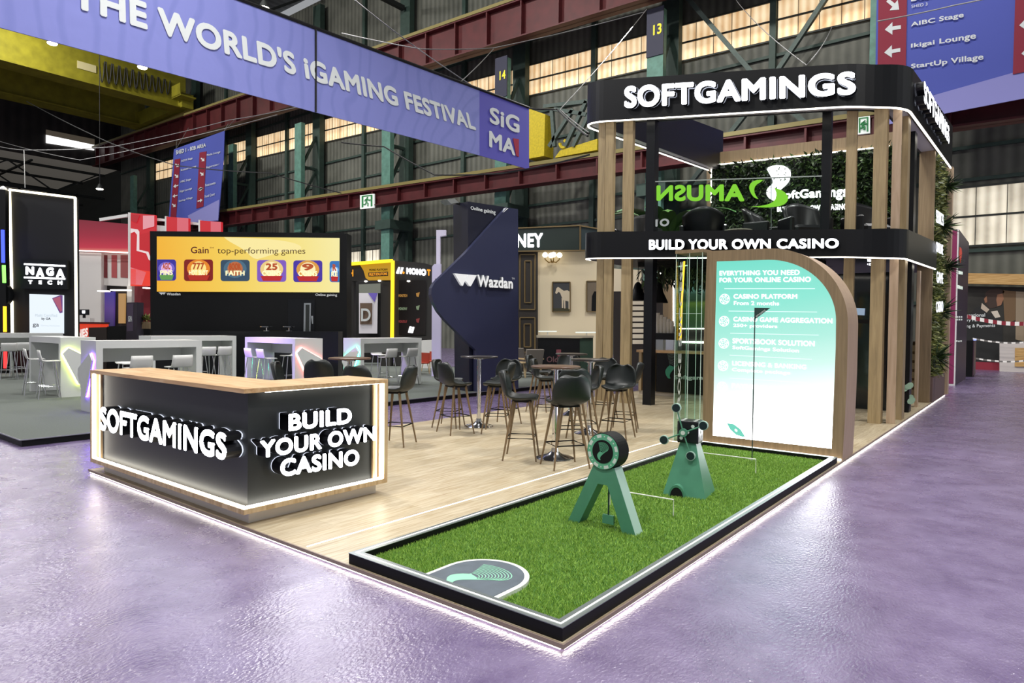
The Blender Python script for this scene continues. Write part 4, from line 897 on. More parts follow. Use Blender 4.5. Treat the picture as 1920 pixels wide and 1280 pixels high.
# ================================================================== ground floor coffee bar
cb = thing('coffee_bar', 'black coffee bar with oak top and faint wing logo under the deck', 'bar counter', (-4, 12.3, PZ)); YB = 12.0
MB().box(-5.9, -1.9, YB - .04, YB + .6, 1.10, 1.16).build('worktop', OAKH, cb)
MB().box(-5.37, -1.95, YB, YB + .5, PZ + .1, 1.10).build('front_panel', BLACKSAT, cb); MB().box(-5.85, -1.95, YB + .04, YB + .5, PZ, PZ + .1).build('plinth', PALEWOOD, cb)
for k in range(4): MB().box(-5.85 + k * .12, -5.78 + k * .12, YB, YB + .5, PZ + .1, 1.10).build('oak_slat', OAK, cb)
p = PY(YB - .01)
fm = lambda x, y: p(1262 - 22 * -x * 1.0, 690 - 34 * y)
em = lambda x, y: p(1262 + 24 * x, 682 - 32 * y)
b = MB(); emblem(b, em, 9, .045); b.build('emblem', mat('grey_emblem', '#4f5c58', .5), cb); b = MB(); strip_fill(b, em, TAIL); b.build('emblem_tail', mat('teal_emblem', '#2f7a5e', .5, 0, .15), cb)
tpx('lettering', 'Softgami', p, 1264, 703, 1322, 704, 714, 713, mat('pale_vinyl_print', '#c9cfca', .6), cb, .005, 0, .04)
bw = thing('bar_back_wall', 'bar back wall with landscape picture, shelves and light lines', 'wall panel', (-4, 15, PZ)); p = PY(15.0)
panel('dark_panel', p, [(1150, None, 3.1), (1345, None, 3.1), (1345, None, PZ), (1150, None, PZ)], .1, DARKWOOD, bw)
panel('oak_panel', p, [(1243, 512), (1263, 513), (1263, 641), (1243, 641)], .03, OAKD, bw, .02)
panel('cream_board', p, [(1150, 503), (1202, 506), (1202, 546), (1150, 546)], .03, mat('cream_board', '#d6c8ac', .6, 0, .12), bw, .02)
b = MB()
for k in range(9): y0 = 553 + k * 10.5; b.ext([p(1186, y0, .03), p(1206, y0, .03), p(1206, y0 + 7.5, .03), p(1186, y0 + 7.5, .03)], (0, .05, 0))
b.build('pale_slat', mat('pale_shelf_slat', '#cfc4ae', .5, 0, .15), bw)
sky = screen_grad('landscape_print', [(0, '#3d5a35'), (.33, '#52702c'), (.42, '#7d8f33'), (.47, '#2f4a2c'), (.58, '#45604c'), (.64, '#7ea39a'), (1, '#5d9c90')], p(1295, 615), p(1295, 505), .42)
panel('landscape_picture', p, [(1264, 504), (1342, 504), (1342, 614), (1264, 614)], .02, sky, bw, .03)
b = MB(); b.bar(p(1263, 514, .05), p(1263, 611, .05), .035); b.bar(p(1274, 616, .06), p(1342, 616, .06), .03); b.bar(p(1272, 641, .06), p(1342, 642, .06), .05); b.bar(p(1230, 511, .05), p(1245, 513, .05), .03); b.bar(p(1186, 551, .05), p(1206, 551, .05), .03); b.bar(p(1229, 556, .05), p(1243, 557, .05), .03)
b.build('light_strip', LED, bw)
MB().tube([p(1317, 528 + k * 0 + 0, .07) if False else p(1312 + 6 * math.sin(t * 2.1), 528 + 24 * t / 6.3, .07) for t in np.linspace(0, 6.3, 24)], .018, 6).build('scroll_sign', mat('dark_scroll', '#25302c', .5), bw)
CUPM = mat('paper_cup_white', '#e2dccf', .6)
for k in range(5):
    c = PY(12.35)(1233.5 + 6.6 * k, 611); c[2] = 1.58; h = .50 - .05 * k; o = MB().lathe([(.042, 0), (.055, h * .8), (.05, h * .82), (.05, h), (.03, h)], c, 12).build('cup_stack', CUPM); tag(o, ['tallest white paper cup stack over the espresso machine', 'second tallest white paper cup stack by the machine', 'middle white paper cup stack of the five', 'second shortest white paper cup stack', 'shortest white paper cup stack next to the light line'][k], 'cup stack', 'paper cup stacks')
MB_ = MB().box(-4.75, -3.9, 12.7, 13.1, 1.16, 1.62); em_ = thing('espresso_machine', 'black and steel espresso machine on the coffee bar', 'coffee machine', (-4.3, 12.3, 1.16))
c = onz(1252, 648, 1.16); c = PY(12.32)(1252, 645); c[2] = 1.16
MB().box(c[0] - .3, c[0] + .3, 12.2, 12.5, 1.42, 1.58).build('machine_body', BLACKSAT, em_); MB().box(c[0] - .3, c[0] - .08, 12.22, 12.48, 1.16, 1.42).box(c[0] + .2, c[0] + .3, 12.22, 12.48, 1.16, 1.42).build('side_panel', ALU, em_); MB().box(c[0] - .08, c[0] + .2, 12.3, 12.48, 1.16, 1.42).build('steel_tank', CHROME, em_)
g_ = (c[0] - .42, 12.35, 1.16); gd = thing('coffee_grinder', 'coffee grinder with clear hopper beside the espresso machine', 'grinder', g_)
MB().box(g_[0] - .09, g_[0] + .09, 12.25, 12.45, 1.16, 1.45).build('grinder_body', ALU, gd); MB().lathe([(.04, .29), (.1, .5), (.1, .52)], g_, 14).build('hopper', mat('smoky_hopper', '#8d8378', .2), gd)
pz_ = PY(11.7)(1196, 548); pn = thing('pendant_lamp', 'black bell pendant lamp hanging by the pale shelf slats', 'pendant lamp', (pz_[0], 11.7, pz_[2] - .1))
MB().lathe([(.03, .45), (.08, .4), (.14, .2), (.3, .02), (.31, 0)], (pz_[0], 11.7, pz_[2] - .2), 20).build('lamp_shade', BLACK, pn, True); MB().tube([(pz_[0], 11.7, pz_[2] + .2), (pz_[0], 11.7, 3.27)], .01, 6).build('cord', CABLEK, pn)
pz_ = PY(11.7)(1236, 552); pn = thing('pendant_lamp', 'black bell pendant lamp hanging by the oak panel', 'pendant lamp', (pz_[0], 11.7, pz_[2] - .1))
MB().lathe([(.03, .55), (.06, .45), (.1, .25), (.2, .04), (.21, 0)], (pz_[0], 11.7, pz_[2] - .2), 20).build('lamp_shade', BLACK, pn, True); MB().tube([(pz_[0], 11.7, pz_[2] + .3), (pz_[0], 11.7, 3.27)], .01, 6).build('cord', CABLEK, pn)
hg = thing('hanging_greenery', 'trailing greenery hanging from the deck underside over the bar', 'plant', (-3.4, 12.2, 3.15))
MB().box(-5.6, -1.9, 11.4, 13.4, 3.16, 3.26).build('trellis', mat('trellis_black', '#10140f', .8), hg)
leaves('foliage', hg, 2600, lambda r: (np.array([-5.6 + 3.7 * r.random(), 11.4 + 2 * r.random(), 3.15 - .32 * r.random() ** 2]), np.array([0, 0, -1.])), .3, LEAFD, .2)
# room behind the fins on the aisle side
bx = thing('dark_cabin', 'dark glazed meeting cabin seen between the oak fins', 'cabin', (-1.2, 13, PZ))
MB().box(-1.78, -.42, 12.6, 12.7, PZ, 2.9).build('glazed_front', mat('smoked_glass', '#10161a', .08), bx); MB().box(-1.78, -.5, 12.7, 15, PZ, 2.9).build('cabin_body', BLACK, bx)
p = PY(12.55); panel('cabin_screen', p, [(1602, 577), (1622, 578), (1621, 591), (1602, 590)], .03, glow('dim_screen', '#9fb4cc', .8), bx, toward=True)
panel('shelf', p, [(1602, 598), (1638, 600), (1638, 607), (1602, 605)], .2, BLACKSAT, bx, toward=True)
tpx('lettering', 'THERE IS 1', p, 1626, 485.5, 1638, 486, 491, 490.5, SIGNW, bx, .01, 0, .03); tpx('lettering', '+ SOFT', p, 1626, 493, 1638, 493.5, 498, 497.5, SIGNW, bx, .01, 0, .03)
sb = thing('slatted_seat', 'pale wooden slatted seat behind the wide oak board', 'bench', (-.3, 15.6, PZ))
for k in range(6): MB().box(-1.0, -.26, 15.3, 15.7, PZ + .12 + k * .21, PZ + .26 + k * .21).build('slat', mat('pale_slat_wood', '#cdb68f', .5, 0, .05) if k == 0 else bpy.data.materials['pale_slat_wood'], sb)
MB().box(-.98, -.85, 15.4, 15.6, PZ, PZ + 1.4).box(-.42, -.3, 15.4, 15.6, PZ, PZ + 1.4).build('upright', OAKD, sb)
sp = onz(1693, 757, PZ); su = thing('potted_succulent', 'small pale green plant at the foot of the corner black post', 'plant', (-.16, 12.6, PZ))
MB().lathe([(.05, 0), (.07, .18), (.06, .18)], (-.16, 12.6, PZ), 12).build('pot', BLACK, su); b = MB()
for k in range(7): a = k * .9; b.disc((-.16 + .09 * math.cos(a), 12.6 + .05 * math.sin(a), PZ + .24 + .05 * k), (.07, .02, .02), (0, .02, .07), 1, 0, None, 10)
b.build('leaf', mat('pale_leaf', '#8fae93', .5), su)

# ================================================================== bar tables and black stools
def bar_table(x, y, r, lab, top_m, z=PZ, h=1.125):
    t = thing('bar_table', lab, 'bar table', (x, y, z), 'high round tables of the oak stand')
    MB().lathe([(.235, 0), (.24, .008), (.2, .025), (.1, .05), (.05, .085), (.04, .13)], (x, y, z), 32).build('base', CHROME, t, True)
    MB().lathe([(.034, .1), (.034, h - .03), (.09, h - .02), (.09, h)], (x, y, z), 20).build('column', CHROME, t, True)
    MB().lathe([(r - .01, h), (r, h + .006), (r, h + .022), (r - .01, h + .028)], (x, y, z), 40).build('tabletop', top_m, t, True)
TOPW = wood('table_top_walnut', '#4a372b', '#5d4637', '#6d5442', (2, 12, 12), .35); TOPD = mat('table_top_dark', '#2e2a2a', .3)
bt = [onz(1040, 858.5, PZ), onz(897.5, 799, PZ), onz(1104, 812, PZ), onz(1070, 777, PZ), ond(655, 800, 9.75)]
for c, r, lab, m in zip(bt, (.31, .305, .3, .3, .31), ('high round table nearest the green A-shaped obstacle', 'high dark round table in front of the navy tower', 'high round table in front of the coffee-end oak fins', 'high round table farthest back among the stools', 'high round table half hidden behind the reception counter'), (TOPW, TOPD, TOPD, TOPD, TOPW)): bar_table(c[0], c[1], r, lab, m)
SEATM = mat('dark_green_black_leather', '#161c1b', .42); LEGM = wood('stool_leg_oak', '#5f4d35', '#776146', '#8a7354', (12, 12, 1.2))
def stool_proto(lab):
    t = thing('bar_stool', lab, 'bar stool', (0, 0, 0), 'black leather stools with oak legs'); P = []
    prof = [(.205, .735), (.19, .752), (.12, .752), (0, .744), (-.1, .748), (-.165, .775), (-.205, .84), (-.23, .92), (-.25, 1.0), (-.262, 1.05), (-.265, 1.075)]
    hw = [.13, .17, .205, .22, .228, .234, .238, .234, .212, .165, .085]
    for (y, z), w in zip(prof, hw):
        row = []
        for j in range(11):
            u = -1 + j / 5; back = max(0, min(1, (z - .76) / .1)); row.append((u * w, y + .085 * u * u * back, z + (1 - back) * .045 * u * u))
        P.append(row)
    s = MB().grid(P).build('seat', SEATM, t, True, True); m = s.modifiers.new('pad', 'SOLIDIFY'); m.thickness = .035; m.offset = 1; m = s.modifiers.new('sub', 'SUBSURF'); m.levels = 1; m.render_levels = 1
    MB().box(-.13, .13, -.11, .13, .705, .728).build('seat_frame', BLACK, t, local=True)
    for sx in (-1, 1):
        for sy in (-1, 1): MB().tube([(sx * .115, sy * .1 + .01, .72), (sx * .225, sy * .205, 0)], [.019, .010], 10).build('leg', LEGM, t, True, True)
    f = lambda z: .225 - .11 * z / .72
    g_ = lambda z: .205 - .105 * z / .72
    z = .27; MB().tube([(-f(z), -g_(z), z), (f(z), -g_(z), z), (f(z), g_(z), z), (-f(z), g_(z), z)], .0085, 6, closed=True).build('footrest', BLACK, t, local=True)
    return t
stools = [  # floor point, direction the seat faces (degrees), label
    (onz(853.6, 811, PZ), 72, 'black stool with its back toward the counter, in front of the dark round table'), (onz(841, 799, PZ), 25, 'black stool tucked behind another at the dark round table, counter side'),
    (np.array([-5.06, 5.74, PZ]), 285, 'black stool facing out, right behind the chrome column of the dark table'), (onz(931, 810, PZ), 212, 'black stool at the dark round table with back to the golf green'),
    (onz(977, 858, PZ), 32, 'black stool standing clear on the counter side of the nearest table'), (onz(1059, 874, PZ), 148, 'nearest black stool, seen from behind, by the green obstacle'),
    (np.array([-2.98, 5.82, PZ]), 280, 'black stool seat turned to the viewer beside the nearest stool'), (onz(1171, 806, PZ), 205, 'black stool seen edge-on in front of the oak fin and black post'),
    (onz(1023, 790, PZ), 28, 'black stool beside the nearest table column, facing the fins'), (onz(1011, 770, PZ), 20, 'black stool farthest toward the beige lounge'),
    (onz(1070, 838, PZ), 135, 'black stool hidden behind the nearest stool and its table column'), (np.array([-3.22, 5.28, PZ]), 225, 'black stool between the two round tables by the oak fins'),
    (onz(1128, 784, PZ), 278, 'black stool behind the fin-side table, back to the bar'), (onz(1064, 762, PZ), 300, 'black stool in the last row before the beige lounge counter'),
    (onz(743, 832, PZ), 205, 'black stool seen whole at the end of the reception counter'), (ond(604, 800, 10.5), 125, 'black stool back rising over the counter, table side'), (ond(682, 800, 9.2), 108, 'low black stool back just over the counter top corner'), (ond(546, 800, 9.6), 45, 'black stool back by the pink glowing white table'),
    (np.array([-2.55, 11.35, PZ]), 95, 'bar stool pulled up to the coffee bar behind the acrylic shaft'), (np.array([-2.05, 11.3, PZ]), 90, 'bar stool at the coffee bar nearest the screen arch')]
proto = None
for c, a, lab in stools:
    if proto is None: o = proto = stool_proto(lab)
    else: o = copy_tree(proto)
    o.location = (c[0], c[1], PZ); o.rotation_euler = (0, 0, R_(a - 90)); o['label'] = lab
# ================================================================== white table stand on the grey carpet
CZ = .1
cp = thing('carpet_platform', 'low grey carpeted platform of the white table stand', 'platform', (-20, 6, 0), kind='structure')
MB().box(-40, -8.72, 0, 16.2, .086, CZ).build('carpet', mat('grey_green_carpet', '#5c625d', .9, noise=.1, nscale=40, bump=.2), cp); MB().box(-40, -8.74, .02, 16.2, 0, .086).build('riser', BLACK, cp); MB().box(-40, -8.715, -.006, .0, .088, CZ + .003).box(-8.72, -8.714, 0, 16.2, .088, CZ + .003).build('edge_trim', ALU, cp)
WT = mat('white_table_laminate', '#cfd1cf', .4)
def plate_quad(kind):
    return {'a': [(.05, .62), (.80, .93), (.97, .80), (.52, .10), (.38, .10), (.03, .50)], 'b': [(.95, .62), (.2, .93), (.03, .80), (.48, .10), (.62, .10), (.97, .50)]}[kind]
def glow_table(px, d, axis, L, Wd, col, lab, face, kind='a', top=1.36):
    c = ond(px, 700, d); cx, cy = c[0], c[1]
    x0, x1, y0, y1 = (cx - Wd, cx, cy, cy + L) if axis == 'y' else (cx - L, cx, cy, cy + Wd)
    t = thing('white_bar_table', lab, 'bar table', ((x0 + x1) / 2, (y0 + y1) / 2, CZ), 'white portal bar tables')
    MB().box(x0, x1, y0, y1, top - .13, top).build('tabletop', WT, t)
    if axis == 'y': legs = [(x0, x1, y0, y0 + .11), (x0, x1, y1 - .11, y1)]
    else: legs = [(x0, x0 + .11, y0, y1), (x1 - .11, x1, y0, y1)]
    for l in legs: MB().box(*l, CZ, top - .13).build('leg', WT, t)
    if axis == 'y': MB().box(x0 + .02, x0 + .08, y0 + .11, y1 - .11, top - .4, top - .13).build('apron', WT, t)
    else: MB().box(x0 + .11, x1 - .11, y1 - .08, y1 - .02, top - .4, top - .13).build('apron', WT, t)
    if col:
        if face == '-y': f = lambda u, w, o: (x0 + (x1 - x0) * u, y0 - o, CZ + (top - CZ) * (.14 + .74 * w)); n = (0, -1, 0)
        else: f = lambda u, w, o: (x1 + o, y0 + (y1 - y0) * u, CZ + (top - CZ) * (.14 + .74 * w)); n = (1, 0, 0)
        q = plate_quad(kind); cxm = sum(p[0] for p in q) / len(q); cym = sum(p[1] for p in q) / len(q)
        b = MB(); gp = MB().ext([f(u, w, .045) for u, w in q], np.array(n) * .014).build('glow_plate', WT, t)
        pts = [f(u, w, .02) for u, w in q]; b.tube(pts, .012, 6, closed=True); b.build('glow_strip', glow('table_glow', col, 22), gp)
    return t
glow_table(180, 11.4, 'y', 1.85, .7, '#7c4dff', 'white bar table glowing violet behind the reception counter', '-y')
glow_table(113.6, 13.8, 'x', 2.0, .66, '#e6ff6a', 'white bar table glowing yellow-green near the black lit tower', '+x', 'b')
glow_table(283, 16.5, 'y', 2.25, .7, None, 'plain white bar table behind the violet glowing one', None)
glow_table(553, 15.4, 'x', 2.2, .76, '#ff7a70', 'white bar table glowing coral with violet-lit long side', '+x', 'b')
glow_table(676, 16.6, 'y', 2.1, .7, '#3fffc4', 'white bar table glowing turquoise beside the navy tower', '-y')
glow_table(-40, 18.0, 'y', 2.0, .7, None, 'plain white bar table cut off by the picture edge', None)
STW = mat('white_stool_shell', '#d5d5d2', .35)
def wstool(lab):
    t = thing('white_bar_stool', lab, 'bar stool', (0, 0, 0), 'white shell stools of the carpet stand'); P = []
    prof = [(.19, .755), (.17, .77), (.06, .765), (-.06, .765), (-.13, .785), (-.165, .84), (-.185, .92), (-.195, 1.0)]; hw = [.17, .185, .19, .19, .19, .19, .185, .18]
    for (y, z), w in zip(prof, hw): P.append([(-w + w * j / 3, y + (.02 if z > .8 else 0) * ((j - 3) / 3) ** 2, z) for j in range(7)])
    s = MB().grid(P).build('seat', STW, t, True, True); s.modifiers.new('s', 'SOLIDIFY').thickness = .018
    for sx in (-1, 1):
        for sy in (-1, 1): MB().tube([(sx * .13, sy * .1, .755), (sx * .2, sy * .19, 0)], .011, 8).build('leg', CHROME, t, True, True)
    z = .26; MB().tube([(-.18, -.165, z), (.18, -.165, z), (.18, .165, z), (-.18, .165, z)], .008, 6, closed=True).build('footrest', CHROME, t, local=True)
    return t
ws = [(64, 14.3, 80, 'white stool at the yellow-green glowing table, farther from its glow'), (91, 13.65, 80, 'white stool at the yellow-green glowing table, next to its glow'), (259, 11.75, 180, 'white stool back between counter top and violet glowing table, near its glow'), (335, 12.25, 180, 'white stool back between counter top and violet table, far end'), (240, 13.2, 0, 'white stool on the far side of the violet glowing table, near its glow'), (352, 14.3, 0, 'white stool on the far side of the violet glowing table, far end'),
      (416, 17.15, 180, 'white stool at the plain table behind, next to its outer leg'), (386, 16.85, 180, 'white stool at the plain table behind, middle place'), (372, 18.3, 0, 'white stool on the far side of the plain table behind'), (476, 16.2, 85, 'violet-lit white stool at the coral glowing table, outer place'), (499, 15.75, 85, 'violet-lit white stool at the coral glowing table, next to its glow'), (543, 17.3, 260, 'white stool on the far side of the coral glowing table'),
      (727, 17.0, 180, 'white stool at the turquoise glowing table, next to its glow'), (766, 17.6, 180, 'white stool at the turquoise glowing table, near its end leg'), (711, 18.4, 0, 'white stool on the far side of the turquoise glowing table'), (14, 18.1, 180, 'white stool at the cut off plain table, next to the picture edge'), (42, 18.7, 180, 'white stool at the cut off plain table, next to the dark tower'), (30, 19.3, 0, 'white stool on the far side of the cut off plain table')]
wp = None
for px, d, a, lab in ws:
    if wp is None: o = wp = wstool(lab)
    else: o = copy_tree(wp)
    c = ond(px, 700, d); o.location = (c[0], c[1], CZ); o.rotation_euler = (0, 0, R_(a - 90)); o['label'] = lab
# screen wall -------------------------------------------------------------------------------
p = PD(20); sw_ = thing('screen_wall', 'black wall with a big yellow games display', 'screen wall', p.at(465, CZ))
panel('wall_body', p, [(281, 433), (650, 437), (650, None, CZ), (283, None, CZ)], .6, BLACK, sw_)
q0, q1 = p(300, 520), p(640, 480)
sd_ = panel('display', p, [(294, 443), (636.5, 446), (636, 548), (294, 546.5)], .03, screen_grad('amber_display', [(0, '#f6b52e'), (.35, '#f8cf52'), (.7, '#f8e27c'), (1, '#faeea6')], q0, q1, .95), sw_, .02)
sc = bez([(420, 444.5), (430, 456), (455, 462), (470, 480), (486, 496), (500, 470), (560, 470), (575, 462), (560, 450), (470, 446), (420, 444.5), (420, 444.5), (420, 444.5)], 8)
panel('display_shape', p, sc, .004, glow('pale_amber', '#fbeaa0', .98), sd_, .027)
DKT = mat('dark_display_letter', '#4a2f10', .6, 0, .3); DKR = mat('maroon_display_letter', '#571414', .6, 0, .3)
tpx('lettering', 'Gain', p, 358, 462.3, 391.3, 462.5, 475, 474.8, DKR, sd_, .035, 0, .012); tpx('lettering', 'TM', p, 393, 463, 400.5, 463, 466, 466, DKR, sd_, .035, 0, 0); tpx('lettering', 'top-performing games', p, 407.5, 463.5, 572.5, 464.3, 479.3, 478.5, DKT, sd_, .035, 0, 0)
def card(x0, y0, x1, y1, base, mid, glowc, l1, l2, foot, r=(1, 1, 1, 1)):
    def rr_(x0, y0, x1, y1, k=5):
        P = []
        for cx, cy, a0, on in ((x1 - k, y0 + k, -90, r[1]), (x1 - k, y1 - k, 0, r[2]), (x0 + k, y1 - k, 90, r[3]), (x0 + k, y0 + k, 180, r[0])):
            if on: P += [(cx + k * math.cos(R_(a0 + t)), cy + k * math.sin(R_(a0 + t))) for t in (0, 30, 60, 90)]
            else: P.append((x1 if a0 in (-90, 0) else x0, y1 if a0 in (0, 90) else y0))
        return P
    c = panel('game_card', p, rr_(x0, y0, x1, y1), .004, glow('card_base', base, .8), sd_, .035)
    cx, cy = (x0 + x1) / 2, y0 + (y1 - y0) * .42; rad = min(18, (x1 - x0) * .36)
    panel('card_halo', p, [(cx + rad * 1.2 * math.cos(t), cy + rad * math.sin(t) * .95) for t in np.linspace(0, 6.2, 20)], .003, glow('card_halo', mid, .9), sd_, .039)
    panel('card_disc', p, [(cx + rad * .8 * math.cos(t), cy + rad * .75 * math.sin(t)) for t in np.linspace(0, 6.2, 20)], .003, glow('card_disc', glowc, 1), sd_, .043)
    w = (x1 - x0)
    tpx('lettering', l1, p, cx - w * .2, y0 + 6, cx + w * .2, y0 + 6, y0 + 19, y0 + 19, glow('card_letter', '#c9521a', .8), sd_, .047, 0, .05)
    tpx('lettering', l2, p, cx - w * .33, y0 + 20, cx + w * .33, y0 + 20, y0 + 29.5, y0 + 29.5, glow('card_letter_gold', '#fff3c0', 1.1), sd_, .049, 0, .05)
    if foot: panel('card_ribbon', p, [(cx - w * .38, y1 - 11), (cx + w * .38, y1 - 11), (cx + w * .3, y1 - 1.5), (cx - w * .3, y1 - 1.5)], .002, glow('card_ribbon', foot, .75), sd_, .045)
card(294.3, 486.3, 330, 526, '#3a2fa8', '#7a6ad0', '#e6b8e8', 'AGIC', 'PINS', '#6fae5a', (0, 1, 1, 0)); card(345, 486.3, 399.3, 526.8, '#8a0f0c', '#f08a1e', '#ffe48a', '777', 'HOT SLOT', '#c92a16'); card(413.6, 487, 468, 527, '#33506a', '#4a6f86', '#b56a40', 'BOOK', 'FAITH', None)
card(482, 487.4, 536.6, 528, '#8a5fd0', '#f5d58a', '#fff0b8', '25', 'COINS', '#d01c20'); card(550, 488, 604.3, 528.6, '#4a2fb0', '#e6a040', '#fff0b8', '9', 'COINS', '#d01c20'); card(618, 489, 636.3, 528.8, '#2f7ac9', '#7ab8ee', '#eef6ff', 'R', 'RE', '#d01c20', (1, 0, 0, 1))
GREYL = mat('grey_white_letter', '#c3c5c6', .5, 0, .3)
tpx('lettering', 'Wazdan', p, 312.5, 548.5, 338.5, 548.5, 553.5, 553.5, GREYL, sw_, .02, 0, .04); panel('logo_mark', p, [(297.5, 548), (311, 548), (307.5, 552.5), (306, 550), (303, 552.7)], .01, GREYL, sw_, .02, toward=True)
tpx('lettering', 'Online gaining', p, 591.5, 550, 632, 550.5, 556.5, 556, GREYL, sw_, .02, 0, .015)
panel('service_door', p, [(540, 560), (590, 561), (589, None, CZ), (540, None, CZ)], .02, BLACKSAT, sw_, .02); panel('door_handle', p, [(583, 592), (587, 592), (587, 607), (585, 607)], .04, ALU, sw_, .05)
k = panel('door_edge', p, [(570, 568), (583, 568), (582, 622), (569, 622)], .03, ALU, sw_, .06); panel('door_gap', p, [(573, 571), (580, 571), (579.5, 622), (572.5, 622)], .01, DARKSTEEL, sw_, .07)
p2 = PD(19.0); bc = thing('service_counter', 'long low black counter before the black screen wall', 'counter', p2.at(460, CZ))
panel('counter_body', p2, [(286, 620), (634, 621.5), (634, None, CZ), (286, None, CZ)], .5, BLACKSAT, bc)
for px, lab in ((500, 'small chrome tray stand on the black counter by the white door edge, outer one'), (542, 'small chrome tray stand on the black counter next to the white door edge')):
    c = ond(px, 620, 19.2); z = p2(px, 620.6)[2]; t = thing('tray_stand', lab, 'tray', (c[0], c[1], z)); MB().lathe([(.09, 0), (.09, .01), (.015, .02), (.015, .09)], (c[0], c[1], z), 14).build('stem', CHROME, t); MB().lathe([(.1, .09), (.19, .12), (.19, .13), (.1, .1)], (c[0], c[1], z), 18).build('tray', CHROME, t)
# navy tower --------------------------------------------------------------------------------
tw = Plane((-8.64, 10.73), (.979, -.2018)); NAV = mat('navy_panel', '#2a2e4a', .4); NAVD = mat('deep_navy_panel', '#14162a', .45)
to = thing('navy_tower', 'tall navy Wazdan tower with an angular folded front', 'tower', tw.at(930, CZ))
panel('slab', tw, [(877, 377.5), (971, 391.5), (972, None, CZ), (880, None, CZ)], .62, NAVD, to)
panel('front_plate', tw, [(950, 389), (971.4, 392.5), (972, None, CZ), (893, None, CZ), (892.5, 656), (876, 641), (835, 600), (822, 584), (812.5, 566), (808.5, 552), (809.5, 540), (815, 530), (873, 474)], .12, NAV, to, .16)
tpx('lettering', 'Online gaining', tw, 882.3, 386, 929, 394, 404, 394.5, PRINTW, to, .012, 0, .025)
LT = [mat('pale_cast_letter', '#dfe1e2', .5, 0, .35), mat('letter_side_grey', '#84878c', .5)]
tpx('lettering', 'Wazdan', tw, 895, 514.5, 961.5, 521.5, 541.5, 537.5, LT, to, .24, .07, .04)
b = MB()
for poly in ([(852, 512.4), (877, 514.4), (868, 535.8), (865, 534)], [(879, 514.6), (894, 515.9), (883, 536.4), (880, 535.5), (873.5, 527)]): b.ext([tw(*k, .24) for k in poly], tw.n * -.07)
b.build('logo_mark', LT[0], to); tpx('lettering', 'TM', tw, 959.5, 520, 964.5, 520.5, 524, 523.5, PRINTW, to, .18, 0, 0)
panel('pale_fold', tw, [(944, 398), (951, 390), (953.5, 390.5)], .02, PRINTW, to, .17)
c = tw(856, 378, -.35); fd_ = thing('flood_light', 'flat flood lamp sitting on top of the navy tower', 'lamp', c); MB().ext([tw(838, 374, -.2), tw(852, 372, -.2), tw(861, 380, -.2), tw(846, 382, -.2)], -tw.n * .3).build('housing', ALU, fd_); MB().bar(tw(850, 378, -.35), tw(866, 384, -.35), .05).build('bracket', BLACK, fd_)
# black tower with light outline, left ---------------------------------------------------------
p = PD(20.5); nt_ = thing('sign_tower', 'black tower outlined in warm white light with NAGA TECH sign', 'tower', p.at(80, 0))
panel('body', p, [(18, 357), (140, 371.5), (142, None, 0), (24, None, 0)], .2, mat('charcoal_panel', '#1a1a1d', .55, spec=.3), nt_)
WLED = glow('warm_outline_led', '#fff3d0', 4)
b = MB(); b.bar(p(17.5, 355.5, .03), p(141, 370.5, .03), .06).bar(p(141, 370.5, .03), p(143.5, 640, .03), .06).bar(p(17.8, 356, .03), p(22, 541, .03), .06).bar(p(22.3, 564, .03), p(23.3, 640, .03), .06); b.build('light_strip', WLED, nt_)
sg = panel('sign_box', p, [(39, 485), (126, 488), (126, 542), (38.5, 541)], .12, BLACKSAT, nt_, .14)
b = MB()
for a_, c_ in (((46, 495), (122, 498.5)), ((46, 520), (122, 522.5))): b.bar(p(*a_, .15), p(*c_, .15), .05)
b.build('sign_bar', SIGNW, nt_)
for s, q in (('N', (48, 499, 64, 499.5, 515.5, 515)), ('A', (67.5, 501.5, 83, 502, 520, 519.5)), ('G', (86.5, 501, 101, 501, 517, 517)), ('A', (105, 503.5, 121, 504, 521, 520.5)), ('T', (53, 525, 61, 525, 532.5, 532)), ('E', (72.5, 525.5, 78.5, 525.5, 533, 532.5)), ('C', (89, 525.5, 98, 525.5, 533.5, 533)), ('H', (108, 526, 117, 526, 534, 533.5))): tpx('lettering', s, p, *q, SIGNW, nt_, .15, 0, .07)
lb_ = panel('light_box', p, [(55, 551), (117, 553), (117, 625), (55.5, 624)], .08, glow('cold_light_box', '#e8f2fb', 1.05), nt_, .09)
ph = panel('phone_picture', p, [(97.5, 559), (113, 553), (117, 553.5), (117, 586), (112, 587)], .01, glow('phone_print', '#8a5aa8', .6), nt_, .1); panel('phone_frame', p, [(99, 560), (112.5, 555.5), (116, 582), (113, 584)], .01, glow('phone_print_rose', '#c96a86', .7), nt_, .11)
tpx('lettering', 'Multi Certified', p, 66, 588, 107, 588.5, 594, 593.5, mat('pale_grey_letter', '#b4bfc6', .6, 0, .6), nt_, .1, 0, .01); tpx('lettering', 'by GA', p, 78, 595, 95, 595, 601, 600.5, mat('dark_grey_letter', '#41464c', .6), nt_, .1, 0, .03); tpx('lettering', 'ga', p, 61.5, 606.5, 73, 607, 614.5, 614, mat('dark_grey_letter', '#41464c', .6), nt_, .1, 0, .01); tpx('lettering', 'Gaming Associates', p, 77, 608.5, 112, 609, 612.5, 612, mat('pale_grey_letter', '#b4bfc6', .6, 0, .6), nt_, .1, 0, 0)
lp = thing('neon_panel', 'black panel with blue, green and orange neon tubes at the picture edge', 'neon panel', p.at(0, 0))
p3 = PD(20.2); panel('panel_board', p3, [(-40, 350), (10, 356), (11.5, None, 0), (-40, None, 0)], .15, BLACK, lp)
